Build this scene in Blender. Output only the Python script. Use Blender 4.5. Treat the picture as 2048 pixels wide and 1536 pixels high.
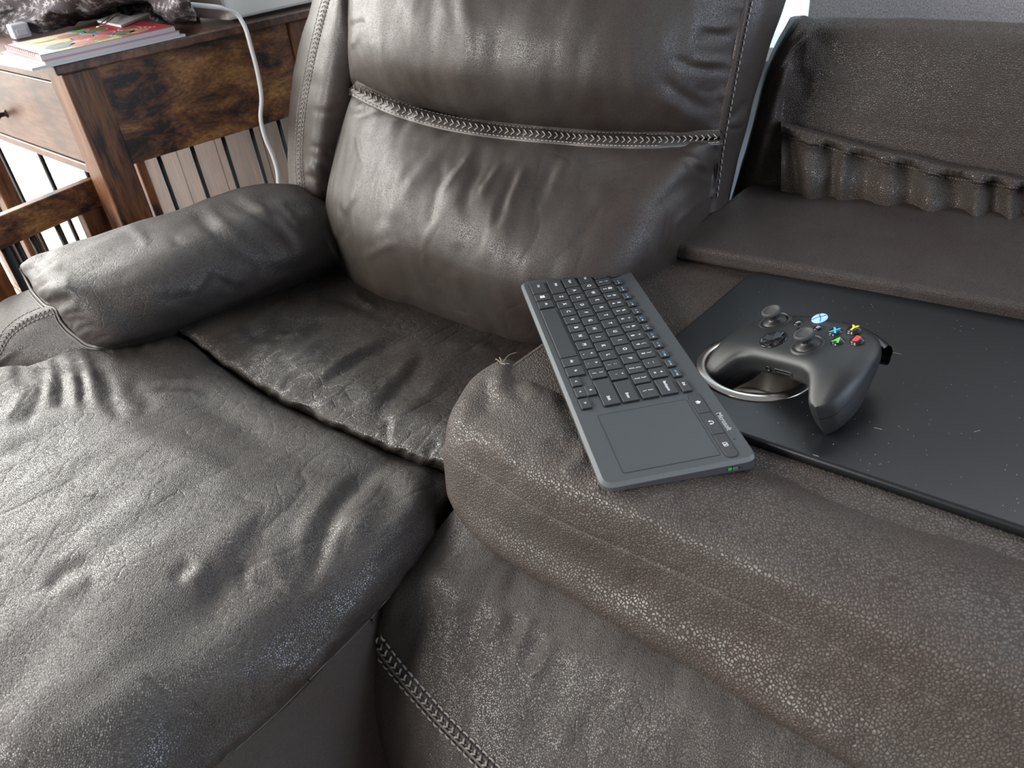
import bpy, bmesh, math, random
import numpy as np
from mathutils import Vector, Matrix
from mathutils.bvhtree import BVHTree
random.seed(7); RNG = np.random.RandomState(7)
for o in list(bpy.data.objects): bpy.data.objects.remove(o)
scene = bpy.context.scene
COL = scene.collection

# ------------------------------------------------------------------ camera
FPX = 1560.0
EYE = np.array([0.0, 0.0, 0.985])
ROT = np.array([[0.86188757, 0.21579249, -0.45889369],
                [0.49782205, -0.53236753, 0.68465905],
                [-0.09655582, -0.81854652, -0.56626722]])   # world <- (right, down, forward)
cam = bpy.data.cameras.new('camera')
camo = bpy.data.objects.new('camera', cam); COL.objects.link(camo)
cam.sensor_width = 36.0; cam.lens = FPX / 2048 * 36.0
cam.clip_start = 0.02; cam.clip_end = 60
M3 = Matrix([[ROT[i][0], -ROT[i][1], -ROT[i][2]] for i in range(3)])
camo.matrix_world = Matrix.Translation(Vector(EYE)) @ M3.to_4x4()
cam.dof.use_dof = True; cam.dof.focus_distance = 0.92; cam.dof.aperture_fstop = 11
scene.camera = camo

# ------------------------------------------------------------------ world and lights
W = bpy.data.worlds.new('sky'); scene.world = W; W.use_nodes = True
bg = W.node_tree.nodes['Background']
bg.inputs[0].default_value = (0.90, 0.94, 1.0, 1); bg.inputs[1].default_value = 0.31

def area(name, loc, target, sx, sy, power, col):
    l = bpy.data.lights.new(name, 'AREA'); l.shape = 'RECTANGLE'; l.size = sx; l.size_y = sy
    l.energy = power; l.color = col
    o = bpy.data.objects.new(name, l); COL.objects.link(o)
    o.location = loc
    d = Vector(target) - Vector(loc)
    o.rotation_euler = d.to_track_quat('-Z', 'Y').to_euler()
    return o
# daylight through the glass door on the left, the window behind the sofa and the windows behind the viewer
area('daylight_left', (-4.4, 0.9, 1.8), (-0.6, 0.4, 0.5), 3.0, 2.4, 270, (1.0, 0.985, 0.94))
area('daylight_rear', (0.5, 1.62, 1.6), (0.0, 0.3, 0.6), 2.0, 0.9, 15, (0.88, 0.94, 1.0))
area('daylight_front', (-2.3, -2.2, 1.75), (-0.6, 0.8, 0.6), 1.4, 1.5, 150, (1.0, 0.985, 0.94))
area('daylight_right', (2.9, 0.2, 1.5), (-0.8, 0.5, 0.4), 1.4, 1.4, 52, (0.68, 0.81, 1.0))
scene.view_settings.view_transform = 'Standard'
scene.view_settings.look = 'None'
scene.view_settings.gamma = 1.0
scene.view_settings.use_curve_mapping = False
scene.view_settings.exposure = 0.15

# ------------------------------------------------------------------ geometry helpers
def at(px, py, z=None, y=None, x=None):
    """point of the sight line through a photograph pixel at a given height / depth / side"""
    d = ROT @ np.array([px - 1024.0, py - 768.0, FPX])
    if z is not None: t = (z - EYE[2]) / d[2]
    elif y is not None: t = (y - EYE[1]) / d[1]
    else: t = (x - EYE[0]) / d[0]
    return EYE + d * t
def pix(V):
    c = (np.asarray(V) - EYE) @ ROT
    c2 = np.maximum(c[:, 2], 1e-3)
    return np.stack([1024 + FPX * c[:, 0] / c2, 768 + FPX * c[:, 1] / c2], 1)
def Zs(z, *pts):
    return [at(p[0], p[1], z=(p[2] if len(p) > 2 else z)) for p in pts]
def Ys(y, *pts):
    return [at(p[0], p[1], y=(p[2] if len(p) > 2 else y)) for p in pts]
def off(p, dx, dy, dz): return np.array(p) + np.array([dx, dy, dz])

def hermite(P, T, t):
    """non uniform Catmull-Rom through P (n,k) with knots T, sampled at t"""
    n = len(P); P = np.asarray(P, float)
    D = np.zeros_like(P)
    for i in range(n):
        if i == 0: D[i] = (P[1] - P[0]) / (T[1] - T[0])
        elif i == n - 1: D[i] = (P[-1] - P[-2]) / (T[-1] - T[-2])
        else:
            a = (P[i] - P[i-1]) / (T[i] - T[i-1]); b = (P[i+1] - P[i]) / (T[i+1] - T[i])
            w = (T[i] - T[i-1]) / (T[i+1] - T[i-1])
            D[i] = a * (1 - w) + b * w
    k = np.clip(np.searchsorted(T, t, side='right') - 1, 0, n - 2)
    h = (T[k+1] - T[k]); s = (t - T[k]) / h
    sh = [-1] + [1] * (P.ndim - 1)
    s = s.reshape(sh); h = h.reshape(sh)
    return ((2*s**3 - 3*s**2 + 1) * P[k] + (s**3 - 2*s**2 + s) * h * D[k]
            + (-2*s**3 + 3*s**2) * P[k+1] + (s**3 - s**2) * h * D[k+1])
def curve(P, n):
    P = np.asarray(P, float)
    L = np.maximum(np.linalg.norm(np.diff(P, axis=0), axis=1), 1e-5)
    T = np.concatenate([[0], np.cumsum(L)])
    dense = hermite(P, T, np.linspace(0, T[-1], max(n * 4, 60)))
    L = np.linalg.norm(np.diff(dense, axis=0), axis=1); S = np.concatenate([[0], np.cumsum(L)])
    t = np.linspace(0, S[-1], n)
    return np.stack([np.interp(t, S, dense[:, i]) for i in range(P.shape[1])], 1)
def loft(rows, N, M):
    R = np.stack([curve(r, M) for r in rows])
    L = np.maximum(np.linalg.norm(np.diff(R, axis=0), axis=2).mean(1), 1e-4)
    T = np.concatenate([[0], np.cumsum(L)])
    return hermite(R, T, np.linspace(0, T[-1], N))
def grid_normals(G):
    du = np.gradient(G, axis=0); dv = np.gradient(G, axis=1)
    n = np.cross(du, dv); n /= np.maximum(np.linalg.norm(n, axis=2, keepdims=True), 1e-9)
    vw = EYE - G
    if (n * vw).sum(2).mean() < 0: n = -n
    return n

_perm = RNG.permutation(512); _grad = RNG.normal(size=(512, 3)); _grad /= np.linalg.norm(_grad, axis=1, keepdims=True)
def noise3(P):
    P = np.asarray(P, float); i = np.floor(P).astype(int); f = P - i
    u = f * f * f * (f * (f * 6 - 15) + 10)
    def g(dx, dy, dz):
        h = _perm[(_perm[(_perm[(i[..., 0] + dx) & 511] + i[..., 1] + dy) & 511] + i[..., 2] + dz) & 511]
        gr = _grad[h]
        return gr[..., 0] * (f[..., 0] - dx) + gr[..., 1] * (f[..., 1] - dy) + gr[..., 2] * (f[..., 2] - dz)
    def mix(a, b, t): return a + (b - a) * t
    x00 = mix(g(0,0,0), g(1,0,0), u[..., 0]); x10 = mix(g(0,1,0), g(1,1,0), u[..., 0])
    x01 = mix(g(0,0,1), g(1,0,1), u[..., 0]); x11 = mix(g(0,1,1), g(1,1,1), u[..., 0])
    return mix(mix(x00, x10, u[..., 1]), mix(x01, x11, u[..., 1]), u[..., 2])
def seg_dist(Q, line):
    """distance of pixels Q to a polyline, with the running position 0..1"""
    L = curve(np.array(line, float), max(8, 6 * len(line))) if len(line) > 2 else np.array(line, float)
    best = np.full(len(Q), 1e9); pos = np.zeros(len(Q)); tot = len(L) - 1
    for k in range(tot):
        a, b = L[k], L[k+1]; ab = b - a; s = np.clip(((Q - a) @ ab) / (ab @ ab), 0, 1)
        d = np.linalg.norm(Q - a - s[:, None] * ab, axis=1); m = d < best
        best[m] = d[m]; pos[m] = (k + s[m]) / tot
    return best, pos
CREASE = 0.55
def wrinkle(G, creases=(), puckers=(), noises=()):
    """push the surface along its normal: creases (mm, px, polyline), puckers along seams (mm, reach px, pitch px, polyline), noises (mm, metres, stretch vector)"""
    N = grid_normals(G); V = G.reshape(-1, 3); n = N.reshape(-1, 3)
    Q = pix(V); vw = EYE - V; vw /= np.linalg.norm(vw, axis=1, keepdims=True)
    facing = np.clip((n * vw).sum(1) * 4, 0, 1)
    D = np.zeros(len(V))
    wob = noise3(V * 60.0) * 4
    def near(line, r):
        a = np.array(line, float); lo, hi = a.min(0) - r, a.max(0) + r
        return np.nonzero(((Q >= lo) & (Q <= hi)).all(1))[0]
    for amp, w, line in creases:
        w = w * 1.25
        k = near(line, 3 * w + 8)
        if len(k) == 0: continue
        d, s = seg_dist(Q[k], line)
        taper = np.clip(np.minimum(s, 1 - s) * 3.2 + 0.02, 0, 1); taper = taper * taper * (3 - 2 * taper)
        D[k] += amp * CREASE * 1e-3 * np.exp(-((d + wob[k]) / w) ** 2) * taper * facing[k]
    for amp, reach, pitch, line in puckers:
        k = near(line, 3 * reach)
        if len(k) == 0: continue
        d, s = seg_dist(Q[k], line)
        LL = np.array(line, float); tot = np.linalg.norm(np.diff(LL, axis=0), axis=1).sum()
        u = s * tot / pitch
        ph = noise3(np.stack([u * 1.0, d / reach * 0.6, np.zeros_like(u) + 3.3], 1)) * 1.6
        D[k] += amp * 1e-3 * ph * np.exp(-(d / reach) ** 2) * facing[k]
    for nz in noises:
        amp, size, st = nz[:3]
        if len(nz) == 3: D += amp * 1e-3 * noise3(V * np.array(st) / size + 11.3) * 1.5
        else:      # sharp meandering creases where a broad mask allows them
            if len(st) == 4:
                ax_ = np.array(st[:3]); ax_ = ax_ / np.linalg.norm(ax_); W_ = (V - (1 - 1 / st[3]) * (V @ ax_)[:, None] * ax_) / size
            else: W_ = V * np.array(st) / size
            W_ = W_ + .12 * noise3(W_ * .7 + 3.1)[:, None]
            rdg = np.clip(1 - np.abs(noise3(W_ + 31.7)) / .10, 0, 1); msk = np.clip(noise3(V / nz[3] + 7.7) * 3 + .35, 0, 1)
            D -= amp * 1e-3 * rdg * rdg * msk
    return (V + n * D[:, None]).reshape(G.shape)

def mesh_obj(name, verts, faces, mat, parent=None, smooth=True):
    me = bpy.data.meshes.new(name)
    me.from_pydata([tuple(v) for v in verts], [], faces)
    me.update()
    if smooth:
        me.polygons.foreach_set('use_smooth', [True] * len(me.polygons))
    if mat: me.materials.append(mat)
    o = bpy.data.objects.new(name, me); COL.objects.link(o)
    if parent: o.parent = parent
    return o
def grid_obj(name, G, mat, parent=None, thick=0.0):
    n, m = G.shape[:2]; V = G.reshape(-1, 3)
    idx = np.arange(n * m).reshape(n, m)
    F = np.stack([idx[:-1, :-1], idx[:-1, 1:], idx[1:, 1:], idx[1:, :-1]], -1).reshape(-1, 4)
    a = np.cross(V[F[:, 1]] - V[F[:, 0]], V[F[:, 3]] - V[F[:, 0]])
    if (a * (EYE - V[F[:, 0]])).sum() < 0: F = F[:, ::-1]
    if thick:
        N = grid_normals(G).reshape(-1, 3)
        V2 = V - N * thick; k = len(V)
        V = np.concatenate([V, V2]); B = (F + k)[:, ::-1]
        rim = []
        for e in (idx[0, :], idx[:, -1], idx[-1, ::-1], idx[::-1, 0]):
            for i in range(len(e) - 1): rim.append([e[i], e[i+1], e[i+1] + k, e[i] + k])
        F = np.concatenate([F, B, np.array(rim)])
    return mesh_obj(name, V, F.tolist(), mat, parent)

def prop(o, label=None, cat=None, group=None, kind=None):
    if label: o['label'] = label
    if cat: o['category'] = cat
    if group: o['group'] = group
    if kind: o['kind'] = kind
    return o
def empty(name, loc, label, cat, group=None, mw=None):
    o = bpy.data.objects.new(name, None); COL.objects.link(o); o.empty_display_size = 0.02
    if mw is not None: o.matrix_world = mw
    else: o.location = loc
    prop(o, label, cat, group)
    return o
def adopt(ch, parent):
    """parent without moving; works on static transforms"""
    ch.parent = parent
    pm = parent.matrix_world if parent.matrix_world != Matrix() else Matrix.Translation(parent.location)
    ch.matrix_parent_inverse = pm.inverted()
    return ch

def bevel_bm(bm, w, seg=2, edges=None):
    if w > 0:
        bmesh.ops.bevel(bm, geom=edges or bm.edges[:], offset=w, segments=seg, affect='EDGES', profile=0.5)
def bm_obj(name, bm, mat, parent=None, smooth=False):
    me = bpy.data.meshes.new(name); bmesh.ops.recalc_face_normals(bm, faces=bm.faces[:]); bm.to_mesh(me); bm.free()
    if smooth: me.polygons.foreach_set('use_smooth', [True] * len(me.polygons))
    if mat: me.materials.append(mat)
    o = bpy.data.objects.new(name, me); COL.objects.link(o)
    if parent: o.parent = parent
    return o
def hexa(name, c8, mat, parent=None, bev=0.002, seg=2):
    """box from 8 corners: 4 bottom (ccw) then 4 top"""
    bm = bmesh.new(); v = [bm.verts.new(tuple(p)) for p in c8]
    for f in ((3,2,1,0),(4,5,6,7),(0,1,5,4),(1,2,6,5),(2,3,7,6),(3,0,4,7)): bm.faces.new([v[i] for i in f])
    bmesh.ops.recalc_face_normals(bm, faces=bm.faces[:])
    bevel_bm(bm, bev, seg)
    return bm_obj(name, bm, mat, parent)
def rounded_poly(pts, r, seg=6):
    """2d polygon with rounded corners; r number or list"""
    out = []; n = len(pts)
    for i in range(n):
        p = np.array(pts[i], float); a = np.array(pts[i-1], float) - p; b = np.array(pts[(i+1) % n], float) - p
        ri = r[i] if isinstance(r, (list, tuple)) else r
        if ri <= 0: out.append(p); continue
        la, lb = np.linalg.norm(a), np.linalg.norm(b); a /= la; b /= lb
        ang = math.acos(max(-1, min(1, float(a @ b)))); t = min(ri / math.tan(ang / 2), la * .49, lb * .49)
        p0, p1 = p + a * t, p + b * t
        for k in range(seg + 1):
            s = k / seg; out.append((1-s)**2 * p0 + 2*s*(1-s) * p + s*s * p1)
    return out
def slab(name, poly, z0, z1, mat, parent=None, bev=0.002, seg=3, smooth=False, bevel_bottom=False):
    """extruded polygon with a bevelled top rim"""
    bm = bmesh.new(); n = len(poly)
    b = [bm.verts.new((p[0], p[1], z0)) for p in poly]; t = [bm.verts.new((p[0], p[1], z1)) for p in poly]
    bm.faces.new(b[::-1]); ft = bm.faces.new(t)
    for i in range(n): bm.faces.new([b[i], b[(i+1) % n], t[(i+1) % n], t[i]])
    bmesh.ops.recalc_face_normals(bm, faces=bm.faces[:])
    if bev > 0:
        ed = list(ft.edges)
        if bevel_bottom: ed += [e for e in bm.edges if all(abs(v.co.z - z0) < 1e-7 for v in e.verts)]
        bevel_bm(bm, bev, seg, ed)
    o = bm_obj(name, bm, mat, parent, smooth)
    return o
def slab_hole(name, poly, c, r, z0, z1, mat, bev, seg=4):
    """extruded polygon with a round hole through it and a bevelled outer rim"""
    P = [np.array(p, float) for p in poly]
    if sum(P[i-1][0] * P[i][1] - P[i][0] * P[i-1][1] for i in range(len(P))) < 0: P = P[::-1]
    n = len(P); m = 64
    def inset(d):
        out = []
        for i in range(n):
            e0 = P[i] - P[i-1]; e1 = P[(i+1) % n] - P[i]; e0 = e0 / np.linalg.norm(e0); e1 = e1 / np.linalg.norm(e1)
            n0 = np.array([-e0[1], e0[0]]); n1 = np.array([-e1[1], e1[0]]); h = n0 + n1; h = h / max(h @ h, .5) * 2
            out.append(P[i] + h * d)
        return out
    levels = [(0, z0)] + [(bev * (1 - math.cos(t)), z1 - bev * (1 - math.sin(t))) for t in np.linspace(0, math.pi/2, seg + 1)]
    bm = bmesh.new()
    rs = [[bm.verts.new((p[0], p[1], z)) for p in inset(d)] for d, z in levels]
    for a_, b_ in zip(rs[:-1], rs[1:]):
        for i in range(n):
            f = bm.faces.new([a_[i], a_[(i+1) % n], b_[(i+1) % n], b_[i]]); f.smooth = True
    circ = [(c[0] + r * math.cos(2*math.pi*k/m), c[1] + r * math.sin(2*math.pi*k/m)) for k in range(m)]
    ci = [[bm.verts.new((p[0], p[1], z)) for p in circ] for z in (z0, z1)]
    for i in range(m): bm.faces.new([ci[0][i], ci[0][(i+1) % m], ci[1][(i+1) % m], ci[1][i]])
    for loop, ring_ in ((rs[0], ci[0]), (rs[-1], ci[1])):
        ed = []
        for vs in (loop, ring_):
            for i in range(len(vs)): ed.append(bm.edges.get((vs[i], vs[(i+1) % len(vs)])) or bm.edges.new((vs[i], vs[(i+1) % len(vs)])))
        bmesh.ops.triangle_fill(bm, use_beauty=True, edges=ed)
    return bm_obj(name, bm, mat)
def tube(name, pts, r, mat, parent=None, seg=8, n=None):
    P = curve(pts, n or max(len(pts) * 6, 12)) if len(pts) > 2 else np.array(pts, float)
    V, F = tube_vf(P, r, seg)
    return mesh_obj(name, V, F, mat, parent)
def tube_vf(P, r, seg=6, base=0):
    P = np.asarray(P, float); n = len(P)
    T = np.gradient(P, axis=0); T /= np.maximum(np.linalg.norm(T, axis=1, keepdims=True), 1e-9)
    up = np.array([0.0, 0, 1]) if abs(T[0][2]) < .9 else np.array([1.0, 0, 0])
    V = []; F = []
    a = np.cross(T[0], up); a /= np.linalg.norm(a)
    for i in range(n):
        a = a - (a @ T[i]) * T[i]; a /= max(np.linalg.norm(a), 1e-9); b = np.cross(T[i], a)
        rr = r[i] if hasattr(r, '__len__') else r
        for k in range(seg):
            an = 2 * math.pi * k / seg
            V.append(P[i] + rr * (math.cos(an) * a + math.sin(an) * b))
    for i in range(n - 1):
        for k in range(seg):
            k2 = (k + 1) % seg
            F.append([base + i*seg + k, base + i*seg + k2, base + (i+1)*seg + k2, base + (i+1)*seg + k])
    F.append([base + k for k in range(seg)][::-1]); F.append([base + (n-1)*seg + k for k in range(seg)])
    return V, F
def lathe(name, prof, loc, mat, parent=None, seg=48, caps=True):
    V = []; F = []; n = len(prof)
    for i, (r, z) in enumerate(prof):
        for k in range(seg):
            a = 2 * math.pi * k / seg; V.append((loc[0] + r * math.cos(a), loc[1] + r * math.sin(a), loc[2] + z))
    for i in range(n - 1):
        for k in range(seg):
            k2 = (k+1) % seg; F.append([i*seg+k, i*seg+k2, (i+1)*seg+k2, (i+1)*seg+k])
    if caps and prof[0][0] > 1e-4: F.append([k for k in range(seg)][::-1])
    if caps and prof[-1][0] > 1e-4: F.append([(n-1)*seg+k for k in range(seg)])
    return mesh_obj(name, V, F, mat, parent)
class Surf:
    """lay things on a finished surface along sight lines"""
    def __init__(s, *obs):
        V = []; F = []; b = 0
        for o in obs:
            me = o.data; V += [tuple(v.co) for v in me.vertices]
            F += [[b + i for i in p.vertices] for p in me.polygons]; b = len(V)
        s.t = BVHTree.FromPolygons(V, F)
    def hit(s, px, py, lift=0.0):
        d = Vector(ROT @ np.array([px - 1024.0, py - 768.0, FPX])).normalized()
        h = s.t.ray_cast(Vector(EYE), d)
        if h[0] is None: return None, None
        n = h[1] if h[1].dot(d) < 0 else -h[1]
        return np.array(h[0] + n * lift), np.array(n)
def pxline(line, step):
    L = np.array(line, float); C_ = curve(L, 200) if len(L) > 2 else np.stack([np.linspace(L[0][i], L[1][i], 200) for i in (0, 1)], 1)
    S = np.concatenate([[0], np.cumsum(np.linalg.norm(np.diff(C_, axis=0), axis=1))])
    t = np.linspace(0, S[-1], max(2, int(S[-1] / step)))
    return np.stack([np.interp(t, S, C_[:, i]) for i in (0, 1)], 1)
def dashes(name, surf, line, mat, parent, pitch=8.0, duty=0.72, r=0.0006, lift=0.0004, zig=None):
    """a row of thread stitches laid on a leather surface"""
    P = pxline(line, pitch); V = []; F = []
    for i in range(len(P) - 1):
        a, b = P[i], P[i+1]; d = b - a; nrm = np.array([-d[1], d[0]]) / max(np.linalg.norm(d), 1e-6)
        if zig is None: segs = [(a, a + d * duty)]
        else: segs = [(a - nrm * zig, a + d * .5 + nrm * zig * 0.15), (a + nrm * zig, a + d * .5 + nrm * zig * 0.15), ] if i % 1 == 0 else []
        for p, q in segs:
            pts = [surf.hit(*(p + (q - p) * s), lift=lift + r * (0.9 if 0 < s < 1 else -0.3))[0] for s in (0, .33, .66, 1)]
            if any(x is None for x in pts): continue
            pts = np.array(pts)
            if np.linalg.norm(pts[0] - pts[-1]) > 0.03: continue
            v, f = tube_vf(pts, r, 5, len(V)); V += v; F += f
    if not V: return None
    o = mesh_obj(name, V, F, mat, parent); o['kind'] = 'stuff'
    return o
def ribbon(name, surf, line, halfw_px, mat, parent, lift=0.0015, prof=(0, 1, 1, 0), step=5.0):
    """raised strip of leather on a surface; prof gives the lift across it"""
    P = pxline(line, step); k = len(prof); rows = []
    for i in range(len(P)):
        d = P[min(i+1, len(P)-1)] - P[max(i-1, 0)]; nrm = np.array([-d[1], d[0]]) / max(np.linalg.norm(d), 1e-6)
        r = []
        for j in range(k):
            s = -1 + 2 * j / (k - 1)
            h, n = surf.hit(*(P[i] + nrm * s * halfw_px), lift=-0.0006 + lift * prof[j])
            if h is None: break
            r.append(h)
        if len(r) == k: rows.append(r)
    G = np.array(rows)
    return grid_obj(name, G, mat, parent)
def cord(name, surf, line, r, mat, parent, lift=0.0, step=5.0, seg=8):
    P = [surf.hit(*p, lift=lift)[0] for p in pxline(line, step)]
    P = [p for p in P if p is not None]
    return tube(name, P, r, mat, parent, seg=seg, n=len(P))

# ------------------------------------------------------------------ materials
def newmat(name):
    m = bpy.data.materials.new(name); m.use_nodes = True; nt = m.node_tree
    return m, nt, nt.nodes['Principled BSDF']
def plain(name, col, rough=.5, metal=0.0, spec=.5, emit=None, es=0, bump=0, bscale=800):
    m, nt, b = newmat(name)
    b.inputs['Base Color'].default_value = (*col, 1); b.inputs['Roughness'].default_value = rough
    b.inputs['Metallic'].default_value = metal; b.inputs['Specular IOR Level'].default_value = spec
    if emit: b.inputs['Emission Color'].default_value = (*emit, 1); b.inputs['Emission Strength'].default_value = es
    tc = nt.nodes.new('ShaderNodeTexCoord'); n = nt.nodes.new('ShaderNodeTexNoise'); n.inputs['Scale'].default_value = bscale
    nt.links.new(tc.outputs['Object'], n.inputs['Vector'])
    if bump:
        bp = nt.nodes.new('ShaderNodeBump'); bp.inputs['Strength'].default_value = bump; bp.inputs['Distance'].default_value = .0004
        nt.links.new(n.outputs[0], bp.inputs['Height']); nt.links.new(bp.outputs[0], b.inputs['Normal'])
    else:
        mr = nt.nodes.new('ShaderNodeMapRange'); mr.inputs['To Min'].default_value = max(0, rough - .04); mr.inputs['To Max'].default_value = min(1, rough + .04)
        nt.links.new(n.outputs[0], mr.inputs['Value']); nt.links.new(mr.outputs[0], b.inputs['Roughness'])
    return m
def leather(name, col, rough, cell, grain, fine=0.25, worn=0.3, spec=.5, stretch=(1, 1, 1), fold=.014, folds=.5):
    m, nt, b = newmat(name); L = nt.links.new; N = nt.nodes.new
    tc = N('ShaderNodeTexCoord'); mp = N('ShaderNodeMapping'); mp.inputs['Scale'].default_value = stretch
    L(tc.outputs['Object'], mp.inputs['Vector'])
    warp = N('ShaderNodeTexNoise'); warp.inputs['Scale'].default_value = 120; warp.inputs['Detail'].default_value = 2
    L(mp.outputs[0], warp.inputs['Vector'])
    mixv = N('ShaderNodeVectorMath'); mixv.operation = 'MULTIPLY_ADD'; mixv.inputs[1].default_value = (cell * .6,) * 3
    L(warp.outputs['Color'], mixv.inputs[0]); L(mp.outputs[0], mixv.inputs[2])
    vo = N('ShaderNodeTexVoronoi'); vo.feature = 'DISTANCE_TO_EDGE'; vo.inputs['Scale'].default_value = 1 / cell
    L(mixv.outputs[0], vo.inputs['Vector'])
    rmp = N('ShaderNodeMapRange'); rmp.inputs['From Max'].default_value = .22; rmp.interpolation_type = 'SMOOTHSTEP'
    L(vo.outputs['Distance'], rmp.inputs['Value'])
    fn = N('ShaderNodeTexNoise'); fn.inputs['Scale'].default_value = 900; fn.inputs['Detail'].default_value = 3
    L(tc.outputs['Object'], fn.inputs['Vector'])
    b1 = N('ShaderNodeBump'); b1.inputs['Strength'].default_value = grain; b1.inputs['Distance'].default_value = .00075
    L(rmp.outputs[0], b1.inputs['Height'])
    b2 = N('ShaderNodeBump'); b2.inputs['Strength'].default_value = fine; b2.inputs['Distance'].default_value = .0004
    L(fn.outputs[0], b2.inputs['Height']); L(b1.outputs[0], b2.inputs['Normal'])
    # long soft creases where the hide folds
    w2 = N('ShaderNodeTexNoise'); w2.inputs['Scale'].default_value = 30; w2.inputs['Detail'].default_value = 3; L(tc.outputs['Object'], w2.inputs['Vector'])
    m2 = N('ShaderNodeVectorMath'); m2.operation = 'MULTIPLY_ADD'; m2.inputs[1].default_value = (.022, .022, .022); L(w2.outputs['Color'], m2.inputs[0]); L(mp.outputs[0], m2.inputs[2])
    v2 = N('ShaderNodeTexVoronoi'); v2.feature = 'DISTANCE_TO_EDGE'; v2.inputs['Scale'].default_value = 1 / fold; L(m2.outputs[0], v2.inputs['Vector'])
    r2 = N('ShaderNodeMapRange'); r2.inputs['From Max'].default_value = .10; r2.interpolation_type = 'SMOOTHSTEP'; L(v2.outputs['Distance'], r2.inputs['Value'])
    k2 = N('ShaderNodeTexNoise'); k2.inputs['Scale'].default_value = 14; k2.inputs['Detail'].default_value = 2; L(tc.outputs['Object'], k2.inputs['Vector'])
    k3 = N('ShaderNodeMapRange'); k3.inputs['From Min'].default_value = .45; k3.inputs['From Max'].default_value = .65; k3.inputs['To Max'].default_value = folds; L(k2.outputs[0], k3.inputs['Value'])
    b4 = N('ShaderNodeBump'); b4.inputs['Distance'].default_value = .0011; L(k3.outputs[0], b4.inputs['Strength']); L(r2.outputs[0], b4.inputs['Height']); L(b2.outputs[0], b4.inputs['Normal'])
    md = N('ShaderNodeTexNoise'); md.inputs['Scale'].default_value = 55; md.inputs['Detail'].default_value = 4
    L(tc.outputs['Object'], md.inputs['Vector'])
    b3 = N('ShaderNodeBump'); b3.inputs['Strength'].default_value = .35; b3.inputs['Distance'].default_value = .0014
    L(md.outputs[0], b3.inputs['Height']); L(b4.outputs[0], b3.inputs['Normal']); L(b3.outputs[0], b.inputs['Normal'])
    # colour: slightly paler, greyer where rubbed; reddish brown patches
    big = N('ShaderNodeTexNoise'); big.inputs['Scale'].default_value = 9; big.inputs['Detail'].default_value = 5; big.inputs['Roughness'].default_value = .6
    L(tc.outputs['Object'], big.inputs['Vector'])
    cr = N('ShaderNodeValToRGB'); e = cr.color_ramp.elements
    e[0].position = .35; e[0].color = (col[0] * 1.08, col[1] * .93, col[2] * .90, 1)
    e[1].position = .68; e[1].color = (col[0] * (1 + worn), col[1] * (1.05 + worn), col[2] * (1.05 + worn), 1)
    L(big.outputs[0], cr.inputs[0])
    mx = N('ShaderNodeMix'); mx.data_type = 'RGBA'; mx.blend_type = 'MULTIPLY'; mx.inputs[0].default_value = 1
    gr = N('ShaderNodeMapRange'); gr.inputs['To Min'].default_value = .72; gr.inputs['To Max'].default_value = 1.05
    L(rmp.outputs[0], gr.inputs['Value'])
    L(cr.outputs[0], mx.inputs[6]); L(gr.outputs[0], mx.inputs[7]); L(mx.outputs[2], b.inputs['Base Color'])
    rr = N('ShaderNodeMapRange'); rr.inputs['To Min'].default_value = rough - .07; rr.inputs['To Max'].default_value = rough + .09
    L(md.outputs[0], rr.inputs['Value'])
    gv = N('ShaderNodeMapRange'); gv.inputs['To Min'].default_value = .22; gv.inputs['To Max'].default_value = 0; L(rmp.outputs[0], gv.inputs['Value'])
    ad = N('ShaderNodeMath'); ad.operation = 'ADD'; L(rr.outputs[0], ad.inputs[0]); L(gv.outputs[0], ad.inputs[1]); L(ad.outputs[0], b.inputs['Roughness'])
    sg = N('ShaderNodeMapRange'); sg.inputs['To Min'].default_value = spec * .45; sg.inputs['To Max'].default_value = spec; L(rmp.outputs[0], sg.inputs['Value']); L(sg.outputs[0], b.inputs['Specular IOR Level'])
    return m
BR = (.035, .029, .025)
LE_FRONT = leather('leather_front_cushion', BR, .36, .0019, .5, worn=.35, spec=1.0, fold=.02, folds=.35)
LE_SEAT = leather('leather_seat', (.030, .025, .021), .22, .0017, .5, worn=.25, spec=.75, fold=.022, folds=.5)
LE_BACK = leather('leather_back', (.039, .032, .028), .31, .0013, .25, fine=.12, worn=.3, spec=.6, fold=.03, folds=.0)
LE_ARM = leather('leather_arm', (.038, .032, .029), .43, .0018, .4, worn=.25, spec=.65, folds=.3)
LE_FOLD = leather('leather_pebbled', (.056, .046, .040), .40, .0028, .85, worn=.25, spec=.6, folds=.2)
LE_MID = leather('leather_centre_seat', BR, .40, .0021, .38, worn=.3, spec=.65, stretch=(1.6, 1, .8), folds=.3)
LE_FLAT = leather('leather_flat', (.040, .033, .030), .42, .0016, .5, worn=.35, spec=.5, folds=.1)
LE_PANEL = leather('leather_panel', (.052, .043, .037), .36, .0024, .7, worn=.15, spec=.55, folds=.1)
LE_SIDE = leather('leather_side', (.068, .058, .052), .50, .0012, .4, worn=.15, spec=.5, folds=.1)
THREAD = plain('thread', (.30, .265, .245), .7, bump=.4, bscale=3000)
THREAD_D = plain('thread_dark', (.12, .105, .095), .7, bump=.4, bscale=3000)
CORD = plain('piping', (.10, .088, .08), .5, bump=.3, bscale=2000)

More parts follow.
